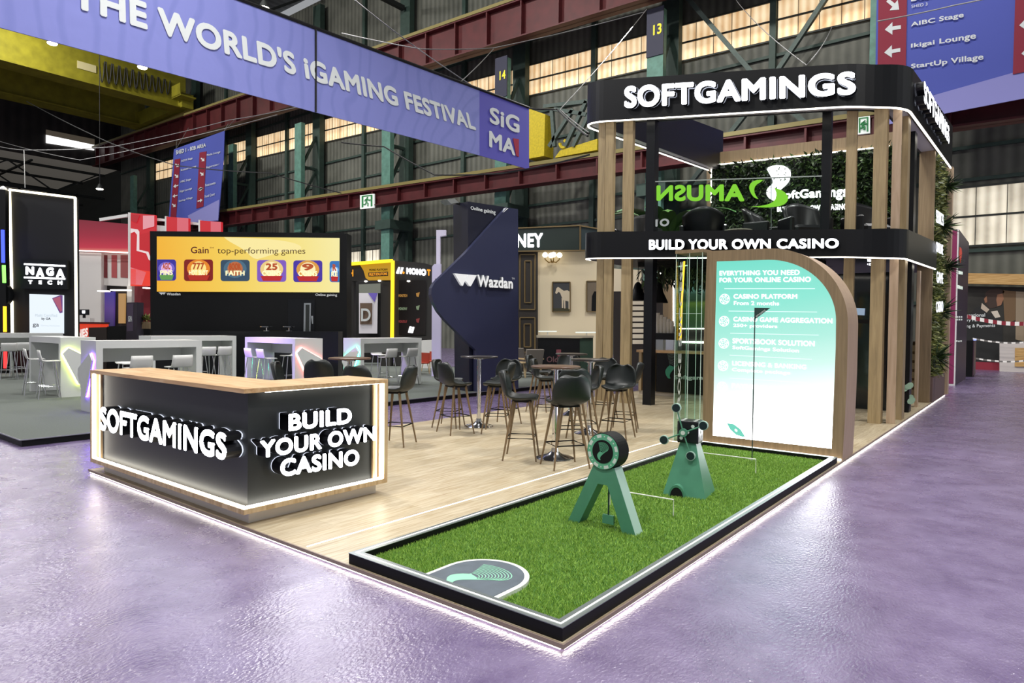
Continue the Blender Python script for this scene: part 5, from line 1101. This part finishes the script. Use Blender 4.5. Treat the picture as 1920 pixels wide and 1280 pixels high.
for nm, col, q in (('neon_tube', '#3b4dff', (5, 431, 6, 492)), ('neon_tube', '#7dff5a', (7, 497, 8, 530)), ('neon_tube', '#ffae1f', (9, 574, 9.5, 622)), ('neon_tube', '#ff3030', (10, 655, 10, 690))): MB().bar(p3(q[0], q[1], .06), p3(q[2], q[3], .06), .075).build(nm, glow('neon_' + col[1:], col, 2.6), lp)
panel('round_boss', p, [(0 + 19 * math.cos(t), 552 + 23 * math.sin(t)) for t in np.linspace(0, 6.1, 24)], .15, BLACK, lp, .25)
cb_ = thing('ceiling_speaker', 'small pale round speaker on top of the black tower edge', 'speaker', p(7, 357)); MB().lathe([(.02, -.12), (.1, -.06), (.12, 0), (.1, .06), (.02, .12)], p(6, 356), 14).build('speaker_body', WHITE, cb_, True)
# red stand ---------------------------------------------------------------------------------
p = PD(27); rs = thing('red_stand', 'red and white two-storey stand with glowing red panels', 'exhibition stand', p.at(200, 0))
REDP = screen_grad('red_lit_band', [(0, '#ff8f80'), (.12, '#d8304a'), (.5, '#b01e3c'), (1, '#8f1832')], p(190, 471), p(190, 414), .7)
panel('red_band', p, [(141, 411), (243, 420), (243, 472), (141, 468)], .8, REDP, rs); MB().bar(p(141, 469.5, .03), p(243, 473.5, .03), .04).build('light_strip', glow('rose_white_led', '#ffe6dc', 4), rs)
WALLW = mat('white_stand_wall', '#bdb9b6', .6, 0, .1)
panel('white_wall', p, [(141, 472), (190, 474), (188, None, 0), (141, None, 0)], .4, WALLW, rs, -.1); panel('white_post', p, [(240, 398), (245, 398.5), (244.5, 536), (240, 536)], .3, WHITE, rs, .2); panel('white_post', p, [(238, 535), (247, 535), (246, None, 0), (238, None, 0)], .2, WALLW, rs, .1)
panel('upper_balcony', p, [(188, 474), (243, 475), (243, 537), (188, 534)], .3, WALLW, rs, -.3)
for x0, x1, c in ((192, 201, '#5c1f22'), (209, 219, '#8a3a3c'), (226, 241, '#7a3c3c')): panel('opening', p, [(x0, 478), (x1, 478), (x1, 521), (x0, 520)], .02, mat('opening_' + c[1:], c, .6, 0, .25), rs, -.28)
for q in ([(245, 399), (290.5, 403), (290.5, 536.5), (244.5, 536)],):
    rp = panel('print_panel', p, q, .15, glow('red_print', '#e01f2e', .75), rs, .25)
    for poly, c in (([(246, 402), (262, 403), (256, 418), (246, 414)], '#c21224'), ([(268, 404), (289, 404), (289, 424), (268, 430)], '#f7a6b0'), ([(245, 428), (258, 430), (261, 434), (261, 468), (278, 472), (285, 490), (279, 487), (274, 475), (256, 470), (257, 440), (252, 434), (245, 437)], '#ffe9ea'), ([(245, 503), (290, 510), (290, 536), (245, 536)], '#ff3a24'), ([(244.7, 501), (274, 510), (266, 534), (245, 533)], '#f58a94'), ([(276, 520), (271, 528), (274, 533)], '#ffffff'), ([(262, 440), (288, 432), (289, 500), (278, 486), (276, 474), (262, 468)], '#d01424')): panel('print_shape', p, poly, .01, glow('red_print_shape', c, .8), rs, .265 + .003 * len(poly))
for x0, y0, x1 in ((312, 406, 354), (375, 413, 415)):
    panel('print_panel', p, [(x0, y0), (x1, y0 + 3), (x1, 450), (x0, 450)], .15, glow('red_print', '#e01f2e', .75), rs, .25); panel('print_shape', p, [(x0 + 20, y0 + 1.6), (x1 - 1, y0 + 3), (x1 - 1, 450), (x0 + 20, 450)], .01, glow('red_print_pink', '#f2707e', .75), rs, .27); panel('post', p, [(x0 - 3, y0 - 1), (x0, y0 - 1), (x0, 450), (x0 - 3, 450)], .2, WHITE, rs, .25)
b = MB(); b.bar(p(188, 412), p(240, 404), .12).bar(p(290, 411), p(312, 413), .1).bar(p(290, 428), p(312, 430), .25).bar(p(354, 418), p(375, 420), .1); b.build('white_rail', WHITE, rs)
panel('purple_screen', p, [(191, 548), (214, 546), (213, 611), (191, 612)], .1, screen_grad('purple_display', [(0, '#3a2a6a'), (.5, '#6a4aa0'), (1, '#4a3fae')], p(200, 612), p(210, 546), .6), rs, -.35); panel('gold_panel', p, [(222, 550), (234, 550), (233, 606), (222, 606)], .1, glow('gold_light', '#d9a86a', .6), rs, -.35); panel('red_wall', p, [(246, 537), (281, 537), (281, None, 0), (246, None, 0)], .2, mat('deep_red_wall', '#6a1622', .6, 0, .15), rs, -.4); panel('dark_back', p, [(188, 537), (246, 537), (246, None, 0), (188, None, 0)], .1, DARKWOOD, rs, -.5)
for px, py, w in ((199, 546, 8), (231, 544, 16), (279, 540, 4)): MB().ext([p(px - w, py - 1, .3), p(px + w, py - 1, .3), p(px + w, py + 1.2, .3), p(px - w, py + 1.2, .3)], p.n * .3).build('ceiling_light', LEDS, rs)
p = PD(24); o = thing('red_counter', 'glowing orange-red counter with white lettering by the white stand wall', 'counter', p.at(165, 0))
panel('counter_front', p, [(143, 607), (188, 607.5), (187, None, 0), (143, None, 0)], .5, glow('orange_red_front', '#f0401e', .75), o); tpx('lettering', 'NES', p, 145, 618, 165, 614, 630, 634, glow('white_red_letter', '#fff0ea', .9), o, .02, 0, .06); panel('counter_top', p, [(142, 603), (188.5, 604), (188.5, 607.5), (142, 607)], .55, mat('dark_red_top', '#4a1416', .4), o, .02)
o = thing('monitor', 'small dark monitor with a white dot standing on the red counter', 'monitor', p(157, 604)); panel('monitor_screen', p, [(147.5, 580), (166, 580), (166, 590.5), (147.5, 590.5)], .05, BLACKSAT, o, -.2); panel('screen_dot', p, [(154, 582), (159, 582), (159, 587), (154, 587)], .01, SIGNW, o, -.18); panel('stand', p, [(155, 590), (159, 590), (159, 604), (155, 604)], .05, BLACK, o, -.22)
o = thing('till_box', 'pale desktop machine on the red counter under the monitor', 'machine', p(157, 604)); panel('machine_body', p, [(147, 596), (169, 596), (169, 604), (147, 603.5)], .25, WHITE, o, -.05)
p = PD(22.5)
for q, lab, nm in (([(166, 614), (200, 613), (200, None, 0), (166, None, 0)], 'dark wooden desk before the orange-red counter', 'dark_desk'), ([(201, 612), (238, 611), (238, None, 0), (201, None, 0)], 'black desk beside the tall kiosk totem', 'dark_desk'), ([(259, 617), (281, 615), (281, None, 0), (259, None, 0)], 'black desk against the black screen wall end', 'dark_desk')): tag(panel(nm, p if q[0][0] < 250 else PD(23.2), q, .4, DARKWOOD if '200' in str(q[1]) else BLACK, None), lab, 'desk')
o = thing('kiosk_totem', 'tall dark kiosk totem with faint white writing by the red wall', 'kiosk', p.at(248, 0)); panel('totem_body', p, [(237, 567), (257, 566.5), (256, None, 0), (236, None, 0)], .4, mat('plum_totem', '#2c2533', .45), o, .2); panel('totem_face', p, [(238, 569), (250, 568.5), (249, 620), (237.5, 621)], .01, mat('plum_face', '#443a4e', .4, 0, .1), o, .205); tpx('lettering', 'SiGMA', p, 240.5, 592, 247.5, 592, 603, 603, PRINTW, o, .22, 0, .02)
o = thing('planter_box', 'wooden planter box with low green plants by the black screen wall', 'planter', p(270, 614)); panel('box', p, [(258, 603), (281, 603), (281, 616), (258, 616)], .3, OAKD, o, -.1)
leaves('foliage', o, 120, lambda r: (p(258 + 22 * r.random(), 603 - 8 * r.random(), -.2), np.array([0, 0, 1.])), .22, LEAF, .3)
# yellow-framed stand ---------------------------------------------------------------------------
p = PD(26); ms = thing('yellow_framed_stand', 'black stand outlined in yellow light with MONO sign', 'exhibition stand', p.at(735, 0))
YLED = glow('yellow_led', '#ffc41e', 2.2); CHAR = mat('charcoal_stand', '#262422', .55); ORG_ = glow('orange_letter', '#ffa61e', 1.1)
b = MB(); b.bar(p(640, 496, .05), p(736.5, 488.5, .05), .12).bar(p(736.5, 488.5, .05), p(735, 640, .05), .1); b.build('light_strip', YLED, ms)
panel('fascia', p, [(640, 497), (735, 490), (735, 526), (640, 527)], .5, CHAR, ms); panel('yellow_fascia', p, [(675, 496.5), (734.5, 490.5), (734.5, 525), (691.6, 525.5), (685.5, 521), (681.5, 507)], .02, glow('yellow_print', '#d9a01a', .75), ms, .03)
tpx('lettering', 'CH', p, 650, 505.5, 662.5, 505, 518.5, 519, ORG_, ms, .02, 0, .06); tpx('lettering', 'MONO PLATFORM', p, 692.5, 504, 726.5, 503, 507, 508, BLACK, ms, .05, 0, .04); panel('text_plate', p, [(690.5, 511), (727.5, 509), (727.5, 517), (691, 518.5)], .01, CHAR, ms, .04); tpx('lettering', 'MULTI SOLUTIONS', p, 692.5, 512, 726, 510.5, 515.5, 517, ORG_, ms, .06, 0, .03)
for q in ([(640, 527), (663, 527), (663, None, 0), (640, None, 0)], [(714, 526), (735, 526), (734, None, 0), (714, None, 0)]): panel('side_pillar', p, q, .4, CHAR, ms, -.02)
panel('back_board', p, [(640, 527), (735, 526), (735, None, 0), (640, None, 0)], .1, mat('stand_back_dark', '#161413', .6), ms, -2.5); panel('pale_window', p, [(673, 533), (713, 531), (713, 549), (673, 550)], .05, glow('pale_sheet', '#8d9083', .6), ms, -2.3); panel('white_poster', p, [(673, 549), (708, 549), (707, 625), (673, 625)], .05, mat('white_poster', '#cfcbd0', .6, 0, .25), ms, -2.2); panel('violet_patch', p, [(690, 549), (708, 549), (702, 566)], .02, mat('violet_patch', '#6a5ab0', .6, 0, .2), ms, -2.17); panel('brown_board', p, [(675, 568), (698, 568), (697, 608), (675, 608)], .03, mat('brown_slat_board', '#6f5b4c', .6, 0, .1), ms, -2.15)
tpx('lettering', 'D', p, 677, 578, 695, 578, 602, 602, PRINTW, ms, -2.1, 0, .02)
for px, py in ((686, 527.5), (711.5, 526.5), (766, 527)): MB().lathe([(.02, -.03), (.07, 0), (.05, .03)], p(px, py, .06), 10).build('spot_light', LED, ms)
panel('sign_wall', p, [(739, 488), (795, 493), (812, 498), (808, None, 0), (739, None, 0)], .6, CHAR, ms, -.04); panel('dark_display', p, [(748, 525), (798.5, 525), (798, 628), (748, 628)], .02, mat('dark_display', '#1b1513', .25), ms, .0)
tpx('lettering', 'MONO', p, 762, 501.5, 799, 504.5, 517, 513.5, SIGNW, ms, .0, 0, .08); tpx('lettering', 'T', p, 800.5, 504.5, 807.5, 505, 517, 516.5, ORG_, ms, .0, 0, .08)
for q in ([(742.5, 512), (747, 500.5), (750.5, 501), (747, 513)], [(749, 512.5), (753, 501), (756.5, 501.5), (753, 513)]): panel('logo_mark', p, q, .01, SIGNW, ms, .01)
panel('logo_dot', p, [(756.5 + 2.2 * math.cos(t), 511 + 2.4 * math.sin(t)) for t in np.linspace(0, 6, 12)], .01, ORG_, ms, .01)
for y, s, c in ((551.5, 'MONOTECH', '#e0a24a'), (576, 'MONOPAY', '#9ab08a'), (600, 'MONOPLAY', '#a03a3a')): tpx('lettering', s, p, 747.5, y, 763.5, y, y + 5, y + 5, glow('display_text_' + c[1:], c, .7), ms, .03, 0, .02); panel('display_icon', p, [(780, y - 2), (787, y - 4), (785, y + 5), (781, y + 4)], .005, glow('display_icon_' + c[1:], c, .5), ms, .03)
for q in ([(765, 623), (768, 612), (771.5, 612), (769, 624)], [(770, 624), (773, 612.5), (777, 613), (774, 624)]): panel('logo_mark', p, q, .01, SIGNW, ms, .03)
tag(panel('white_bench', PD(25), [(790, 638), (815, 637), (815, None, 0), (790, None, 0)], .5, WHITE, None), 'white block bench at the foot of the MONO sign', 'bench')
p = PD(21); o = thing('lilac_column', 'pale lilac panel column beside the navy tower', 'column', p.at(818, 0)); panel('panel_face', p, [(810, 500), (814, 495), (826, 494), (826, None, 0), (809, None, 0)], .3, mat('lilac_panel', '#b9b3cf', .5, 0, .15), o); panel('upper_frame', p, [(818, 431), (836, 431), (836, 441), (825, 443), (825, 495), (818, 495)], .2, mat('lilac_frame', '#c3bdd2', .5, 0, .15), o, -.4); tpx('lettering', '11', p, 816, 522, 821, 522, 526, 526, BLACK, o, .02, 0, .02)
for k, (px, lab) in enumerate(((789, 'red chair with pale legs behind the turquoise table, outer one'), (806, 'red chair with pale legs behind the turquoise table, inner one'))):
    c = ond(px, 675, 22 + k * 1.2); t = thing('chair', lab, 'chair', (c[0], c[1], 0)); MB().box(c[0] - .2, c[0] + .2, c[1] - .2, c[1] + .2, .44, .48).build('seat', mat('red_seat', '#a8402c', .5) if k == 0 else bpy.data.materials['red_seat'], t)
    for sx in (-1, 1):
        for sy in (-1, 1): MB().tube([(c[0] + sx * .16, c[1] + sy * .16, .44), (c[0] + sx * .22, c[1] + sy * .22, 0)], .016, 6).build('leg', OAK, t)
    MB().box(c[0] - .2, c[0] + .2, c[1] + .18, c[1] + .21, .48, .8).build('backrest', bpy.data.materials['red_seat'], t)
# beige lounge stand ------------------------------------------------------------------------------
p = PD(23.5); ns = thing('beige_lounge_stand', 'dark green and beige lounge stand under a lit NEY sign', 'exhibition stand', p.at(1050, 0))
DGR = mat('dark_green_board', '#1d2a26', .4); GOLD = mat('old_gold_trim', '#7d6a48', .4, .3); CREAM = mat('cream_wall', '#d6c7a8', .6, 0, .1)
panel('sign_fascia', p, [(925, 429), (1088, 422), (1088, 470), (925, 472)], .6, DGR, ns); panel('fascia_return', p, [(1088, 422), (1120, 428), (1120, 468), (1088, 470)], .5, mat('petrol_board', '#223338', .4), ns, -.02)
b = MB()
for a_, c_ in (((925, 429.5), (1088, 422.5)), ((925, 471.5), (1088, 469.5)), ((1088, 422.5), (1088, 470)), ((1088, 423), (1120, 428.5)), ((1088, 469.5), (1120, 468))): b.bar(p(*a_, .03), p(*c_, .03), .045)
b.build('gold_trim', GOLD, ns); tpx('lettering', 'MONEY', p, 926, 440, 1018, 436, 463.5, 465, SIGNW, ns, .03, 0, .04)
panel('panelled_wall', p, [(925, 472), (1008.5, 471), (1008.5, None, 0), (925, None, 0)], .2, mat('dark_panelling', '#2b2622', .5), ns, -.15)
b = MB()
def frame(x0, y0, x1, y1, o):
    for a_, c_ in (((x0, y0), (x1, y0)), ((x1, y0), (x1, y1)), ((x1, y1), (x0, y1)), ((x0, y1), (x0, y0))): b.bar(p(*a_, o), p(*c_, o), .04)
frame(975, 477, 1003, 580, -.12); frame(984, 489, 996, 567, -.12); frame(975, 595, 1003, 660, -.12); frame(983, 607, 995, 650, -.12); b.build('wall_moulding', GOLD, ns)
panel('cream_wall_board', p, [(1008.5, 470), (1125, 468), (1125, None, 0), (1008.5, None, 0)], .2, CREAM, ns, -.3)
lf_ = thing('lounge_platform', 'low beige floor of the lounge stand with a light line', 'platform', p.at(1000, 0), kind='structure'); panel('lounge_floor', p, [(925, None, .06), (1125, None, .06), (1125, None, 0), (925, None, 0)], 3, mat('lounge_floor_beige', '#9d8d76', .6), lf_, 3.2); MB().bar(p.at(925, .05) + p.n * 3.25, p.at(1020, .05) + p.n * 3.25, .05).build('floor_light', LEDS, lf_)
pp = p.off(-.26)
for q, lab in (((1036, 528.5, 1069, 528.5, 584.5, 584.5), 'framed painting of a pale standing horse on the cream wall'), ((1100, 527, 1124, 527, 584, 584), 'framed dark painting half hidden by the oak fins')):
    o = thing('wall_painting', lab, 'painting', pp(q[0], q[4])); panel('canvas', pp, [(q[0], q[1]), (q[2], q[3]), (q[2], q[4]), (q[0], q[5])], .04, mat('dark_canvas_' + str(q[0]), '#3a3b3e' if q[0] < 1050 else '#6f6353', .7, 0, .05), o, toward=True)
    e = MB(); P4 = [pp(q[0], q[1], .045), pp(q[2], q[3], .045), pp(q[2], q[4], .045), pp(q[0], q[5], .045)]
    for i in range(4): e.bar(P4[i], P4[(i + 1) % 4], .035)
    e.build('frame', GOLD, o)
    if q[0] < 1050:
        HC = mat('pale_horse_paint', '#c3b59c', .7, 0, .1)
        for poly in ([(1041, 549), (1043, 541), (1046, 537.5), (1048, 538.5), (1052, 541.5), (1057, 545), (1064, 544), (1069, 547), (1069, 566), (1062, 564), (1057, 563), (1053, 556), (1050, 548.5), (1047, 547), (1043.5, 551)], [(1053, 558), (1056.5, 560), (1056, 577), (1053.5, 577)], [(1057.5, 562), (1060, 562), (1060, 578), (1058, 578)], [(1066, 564), (1069, 565), (1069, 580), (1066, 579)]): panel('horse_figure', pp, poly, .004, HC, o, .05)
        panel('dark_ground', pp, [(1036, 578), (1069, 577), (1069, 584.5), (1036, 584.5)], .003, mat('ground_paint', '#3b3822', .7), o, .046)
    else: panel('dark_figure', pp, [(1109, 584), (1110, 555), (1114, 546), (1118, 546), (1122, 556), (1124, 584)], .004, BLACK, o, .05)
o = thing('wall_lamp', 'brass wall lamp with four glowing globes on the cream wall', 'lamp', pp(1036, 490)); b = MB()
for px, py in ((1022, 478), (1033, 479), (1038, 477.5), (1049, 478.5)):
    MB().lathe([(.02, -.09), (.08, -.05), (.1, 0), (.07, .07), (.01, .1)], pp(px, py, .35), 12).build('globe', glow('globe_white', '#fff1d2', 5), o, True); b.tube([pp(1036, 490, .05), pp((px + 1036) / 2, 492, .25), pp(px, 486, .35), pp(px, 482, .35)], .02, 6)
b.build('arm', mat('brass', '#a1833f', .3, .8), o)
p2 = PD(21.5); o = thing('lounge_counter', 'dark green lounge counter with pale top before the cream wall', 'counter', p2.at(1060, .06)); panel('counter_front', p2, [(1009, 633), (1087, 634), (1087, None, .06), (1009, None, .06)], .5, BLACKSAT, o); panel('counter_end', p2, [(1087, 634), (1112, 633), (1112, None, .06), (1087, None, .06)], .5, mat('green_counter_end', '#2c4034', .4), o, -.02); panel('counter_top', p2, [(1007, 628.5), (1113, 629), (1113, 633), (1007, 633)], .6, mat('pale_stone_top', '#a89f8c', .4), o, .04); tpx('lettering', 'Old', p2, 1025, 668, 1046, 668, 679, 679, mat('dim_rose_letter', '#6a4a4e', .5), o, .01, 0, .02); panel('crest', p2, [(1043, 655), (1052, 655), (1052, 664), (1047.5, 669), (1043, 664)], .01, mat('dim_rose_crest', '#7a4048', .5), o, .01)
for x0, x1, y, lab in ((1010, 1044, 620, 'white flat sign card standing on the lounge counter, clear of the fins'), (1080, 1120, 622, 'white flat sign card on the lounge counter beside the oak fins')):
    o = thing('sign_card', lab, 'sign card', p2((x0 + x1) / 2, 629)); panel('card', p2, [(x0, y), (x1, y), (x1, y + 2.2), (x0, y + 2.2)], .25, SIGNPLATE, o, -.1); panel('stem', p2, [((x0 + x1) / 2 - 1, y + 2), ((x0 + x1) / 2 + 1, y + 2), ((x0 + x1) / 2 + 1, 629), ((x0 + x1) / 2 - 1, 629)], .03, WHITE, o, -.15)
GREYF = mat('grey_upholstery', '#777069', .8)
for px, d, a, lab in ((994, 21.3, .4, 'grey padded lounge chair before the dark panelling, front one'), (976, 22.4, -.5, 'grey padded lounge chair before the dark panelling, half behind the navy tower')):
    c = ond(px, 690, d); t = thing('lounge_chair', lab, 'chair', (c[0], c[1], .06), rz=BK + a); MB().box(-.3, .3, -.28, .28, .34, .46).build('seat', GREYF, t, local=True); o_ = MB().hexa([(-.3, -.28, .46), (.3, -.28, .46), (.3, -.2, .46), (-.3, -.2, .46)], [(-.3, -.42, .92), (.3, -.42, .92), (.3, -.34, .94), (-.3, -.34, .94)]).build('backrest', GREYF, t, local=True)
    for sx in (-1, 1):
        for sy in (-1, 1): MB().tube([(sx * .26, sy * .24, .34), (sx * .3, sy * .3, 0)], .022, 6).build('leg', OAK, t, local=True)
        MB().box(sx * .32 - .03, sx * .32 + .03, -.3, .26, .6, .64).build('armrest', OAK, t, local=True)
c = ond(972, 690, 20.9); t = thing('side_table', 'low wooden side table by the grey lounge chairs', 'side table', (c[0], c[1], .06)); MB().lathe([(.3, .5), (.3, .53)], (c[0], c[1], .06), 18).build('table_top', OAK, t)
for k in range(3): a = k * 2.1; MB().tube([(c[0] + .2 * math.cos(a), c[1] + .2 * math.sin(a), .56), (c[0] + .28 * math.cos(a), c[1] + .28 * math.sin(a), .06)], .02, 6).build('leg', OAK, t)
# aisle end ---------------------------------------------------------------------------------
mt = thing('maroon_tower', 'tall maroon and plum sign tower by the aisle behind the plant wall', 'tower', (-.27, 24, 0)); h = ony(1790, 430, 22.2)[2]
MAR = mat('maroon_panel', '#7d2450', .5, 0, .1); PLUM = mat('plum_panel', '#3a2c44', .45)
MB().box(-.45, -.10, 22.2, 26.2, 0, h).build('body', PLUM, mt); MB().box(-.44, -.13, 22.17, 22.2, .05, h - .03).build('maroon_face', MAR, mt); MB().box(-.135, -.095, 22.165, 22.2, 0, h).box(-.455, -.43, 22.165, 22.2, 0, h).box(-.45, -.095, 22.17, 22.2, 0, .06).build('white_edge', WHITE, mt)
p = PX(-.095)
for q in ((1797, 507, 1805, 509, 515, 514), (1795, 533, 1805, 537, 543, 541)): tpx('lettering', 'NOVA PAY', p, *q, SIGNPLATE, mt, .01, 0, .05)
b = MB()
for x, y in ((1795, 594), (1799, 594), (1803, 594), (1795, 599), (1799, 599), (1803, 599), (1794, 639), (1798, 639.5), (1802, 639)): b.quad(*p.quad(x - 1.3, y - 1.4, x + 1.3, y - 1.4, y + 1.4, y + 1.4, .01))
b.build('icon_dot', SIGNPLATE, mt); panel('emblem', p, [(1800, 463), (1803, 466), (1804, 475), (1801, 494), (1799, 480)], .01, mat('coral_emblem', '#d0473a', .5, 0, .3), mt, .01)
o = thing('kiosk', 'black floor kiosk beyond the maroon tower', 'kiosk', (-.1, 28, 0)); h2 = ony(1813, 638, 27.6)[2]; MB().box(-.5, .02, 27.6, 28.6, 0, h2).build('kiosk_body', BLACK, o); MB().box(.02, .05, 27.55, 28.6, .05, h2).build('kiosk_face', mat('plum_kiosk_face', '#4c3440', .4), o); MB().box(.02, .06, 27.6, 28.5, h2, h2 + .05).build('light_cap', glow('blue_cap', '#8a9aff', 2), o)
p = PY(34.1); mu = thing('mural_wall', 'dark photo mural of two men above International Partner lettering', 'mural', p.at(1860, 0))
panel('mural_print', p, [(1800, 536), (2010, 540), (2010, None, .35), (1800, None, .35)], .1, mat('mural_dark', '#26241f', .7, 0, .03, noise=.5, nscale=1.3), mu); panel('red_skirting', p, [(1800, None, .35), (2010, None, .35), (2010, None, 0), (1800, None, 0)], .12, mat('red_skirting', '#8a1f33', .6), mu, .02)
for poly, c in (([(1880, 544), (1905, 546), (1904, 600), (1884, 608)], '#6a5238'), ([(1905, 546), (1920, 547), (1920, 640), (1904, 636)], '#8d7d68'), ([(1806, 600), (1830, 576), (1842, 572), (1852, 590), (1868, 584), (1880, 606), (1880, 684), (1806, 684)], '#1a1b1b'), ([(1841, 568), (1839, 578), (1850, 586), (1855, 580)], '#b9aa98'), ([(1858, 584), (1870, 582), (1876, 594), (1866, 596)], '#c9bfb0'), ([(1845, 562), (1848, 548), (1858, 541), (1872, 540), (1884, 546), (1880, 552), (1882, 560), (1878, 570), (1868, 576), (1856, 578), (1850, 572)], '#3a2a22'), ([(1870, 552), (1880, 550), (1882, 560), (1877, 572), (1870, 574), (1868, 562)], '#8d6248'), ([(1845, 560), (1850, 555), (1851, 566), (1847, 568)], '#8a5f46')): panel('mural_shape', p, poly, .004, mat('mural_' + c[1:], c, .7, 0, .04), mu, .012 + .004 * (c > '#5') + (.004 if c == '#3a2a22' else .006 if c in ('#8d6248', '#8a5f46') else 0))
for s, q in (('International', (1797, 588, 1847, 587, 593.5, 594)), ('Delivery Partner', (1791, 598, 1850, 596.5, 603.5, 604.5)), ('Banking & Payments', (1793, 609, 1866, 606.5, 614.5, 616))): tpx('lettering', s, p, *q, PRINTW, mu, .04, 0, .015)
o = MB().ext([p(1800, 513, .1), p(2010, 516, .1), p(2010, 537, .1), p(1800, 532, .1)], p.n * .4).build('timber_beam', wood('pine_beam', '#a87f45', '#c39b5f', '#d8b67c', (.8, 8, 8))); tag(o, 'pale pine beam along the top of the dark mural', 'beam')
p = PY(33.2); wbk = thing('white_block', 'white block with a pine panel at the end of the aisle', 'counter', p.at(1900, 0)); panel('block_body', p, [(1874, 641), (2010, 643), (2010, None, 0), (1874, None, 0)], .6, mat('white_block_paint', '#c9c2bd', .5), wbk); panel('pine_panel', p, [(1903, 652), (1990, 653), (1990, 688), (1902.5, 687)], .05, bpy.data.materials['pine_beam'], wbk, .06)
def tape(pts, lab, w, cols):
    t = thing('barrier_tape', lab, 'tape', p(*pts[0])); a_ = p(*pts[0], .5); c_ = p(*pts[1], .5); n = 22; A = MB(); B = MB()
    for k in range(n):
        q0 = a_ + (c_ - a_) * k / n; q1 = a_ + (c_ - a_) * (k + 1) / n; s0 = -.25 * math.sin(math.pi * k / n); s1 = -.25 * math.sin(math.pi * (k + 1) / n); (A if k % 2 else B).ext([q0 + [0, 0, s0], q1 + [0, 0, s1], q1 + [0, 0, s1 + w], q0 + [0, 0, s0 + w]], (0, .004, 0))
    A.build('tape_stripe', cols[0], t); B.build('tape', cols[1], t)
tape([(1806, 595), (1990, 604)], 'red and white barrier tape across the mural figures', .17, (mat('tape_red', '#8a2030', .5), mat('tape_white', '#e2dfda', .5, 0, .15)))
tape([(1824, 636), (1990, 630)], 'thin white barrier tape along the dark part of the mural', .07, (mat('tape_grey', '#6f6c68', .5), bpy.data.materials['tape_white'])); tape([(1822, 672), (1990, 664)], 'lowest thin white barrier tape near the red skirting', .07, (bpy.data.materials['tape_grey'], bpy.data.materials['tape_white']))
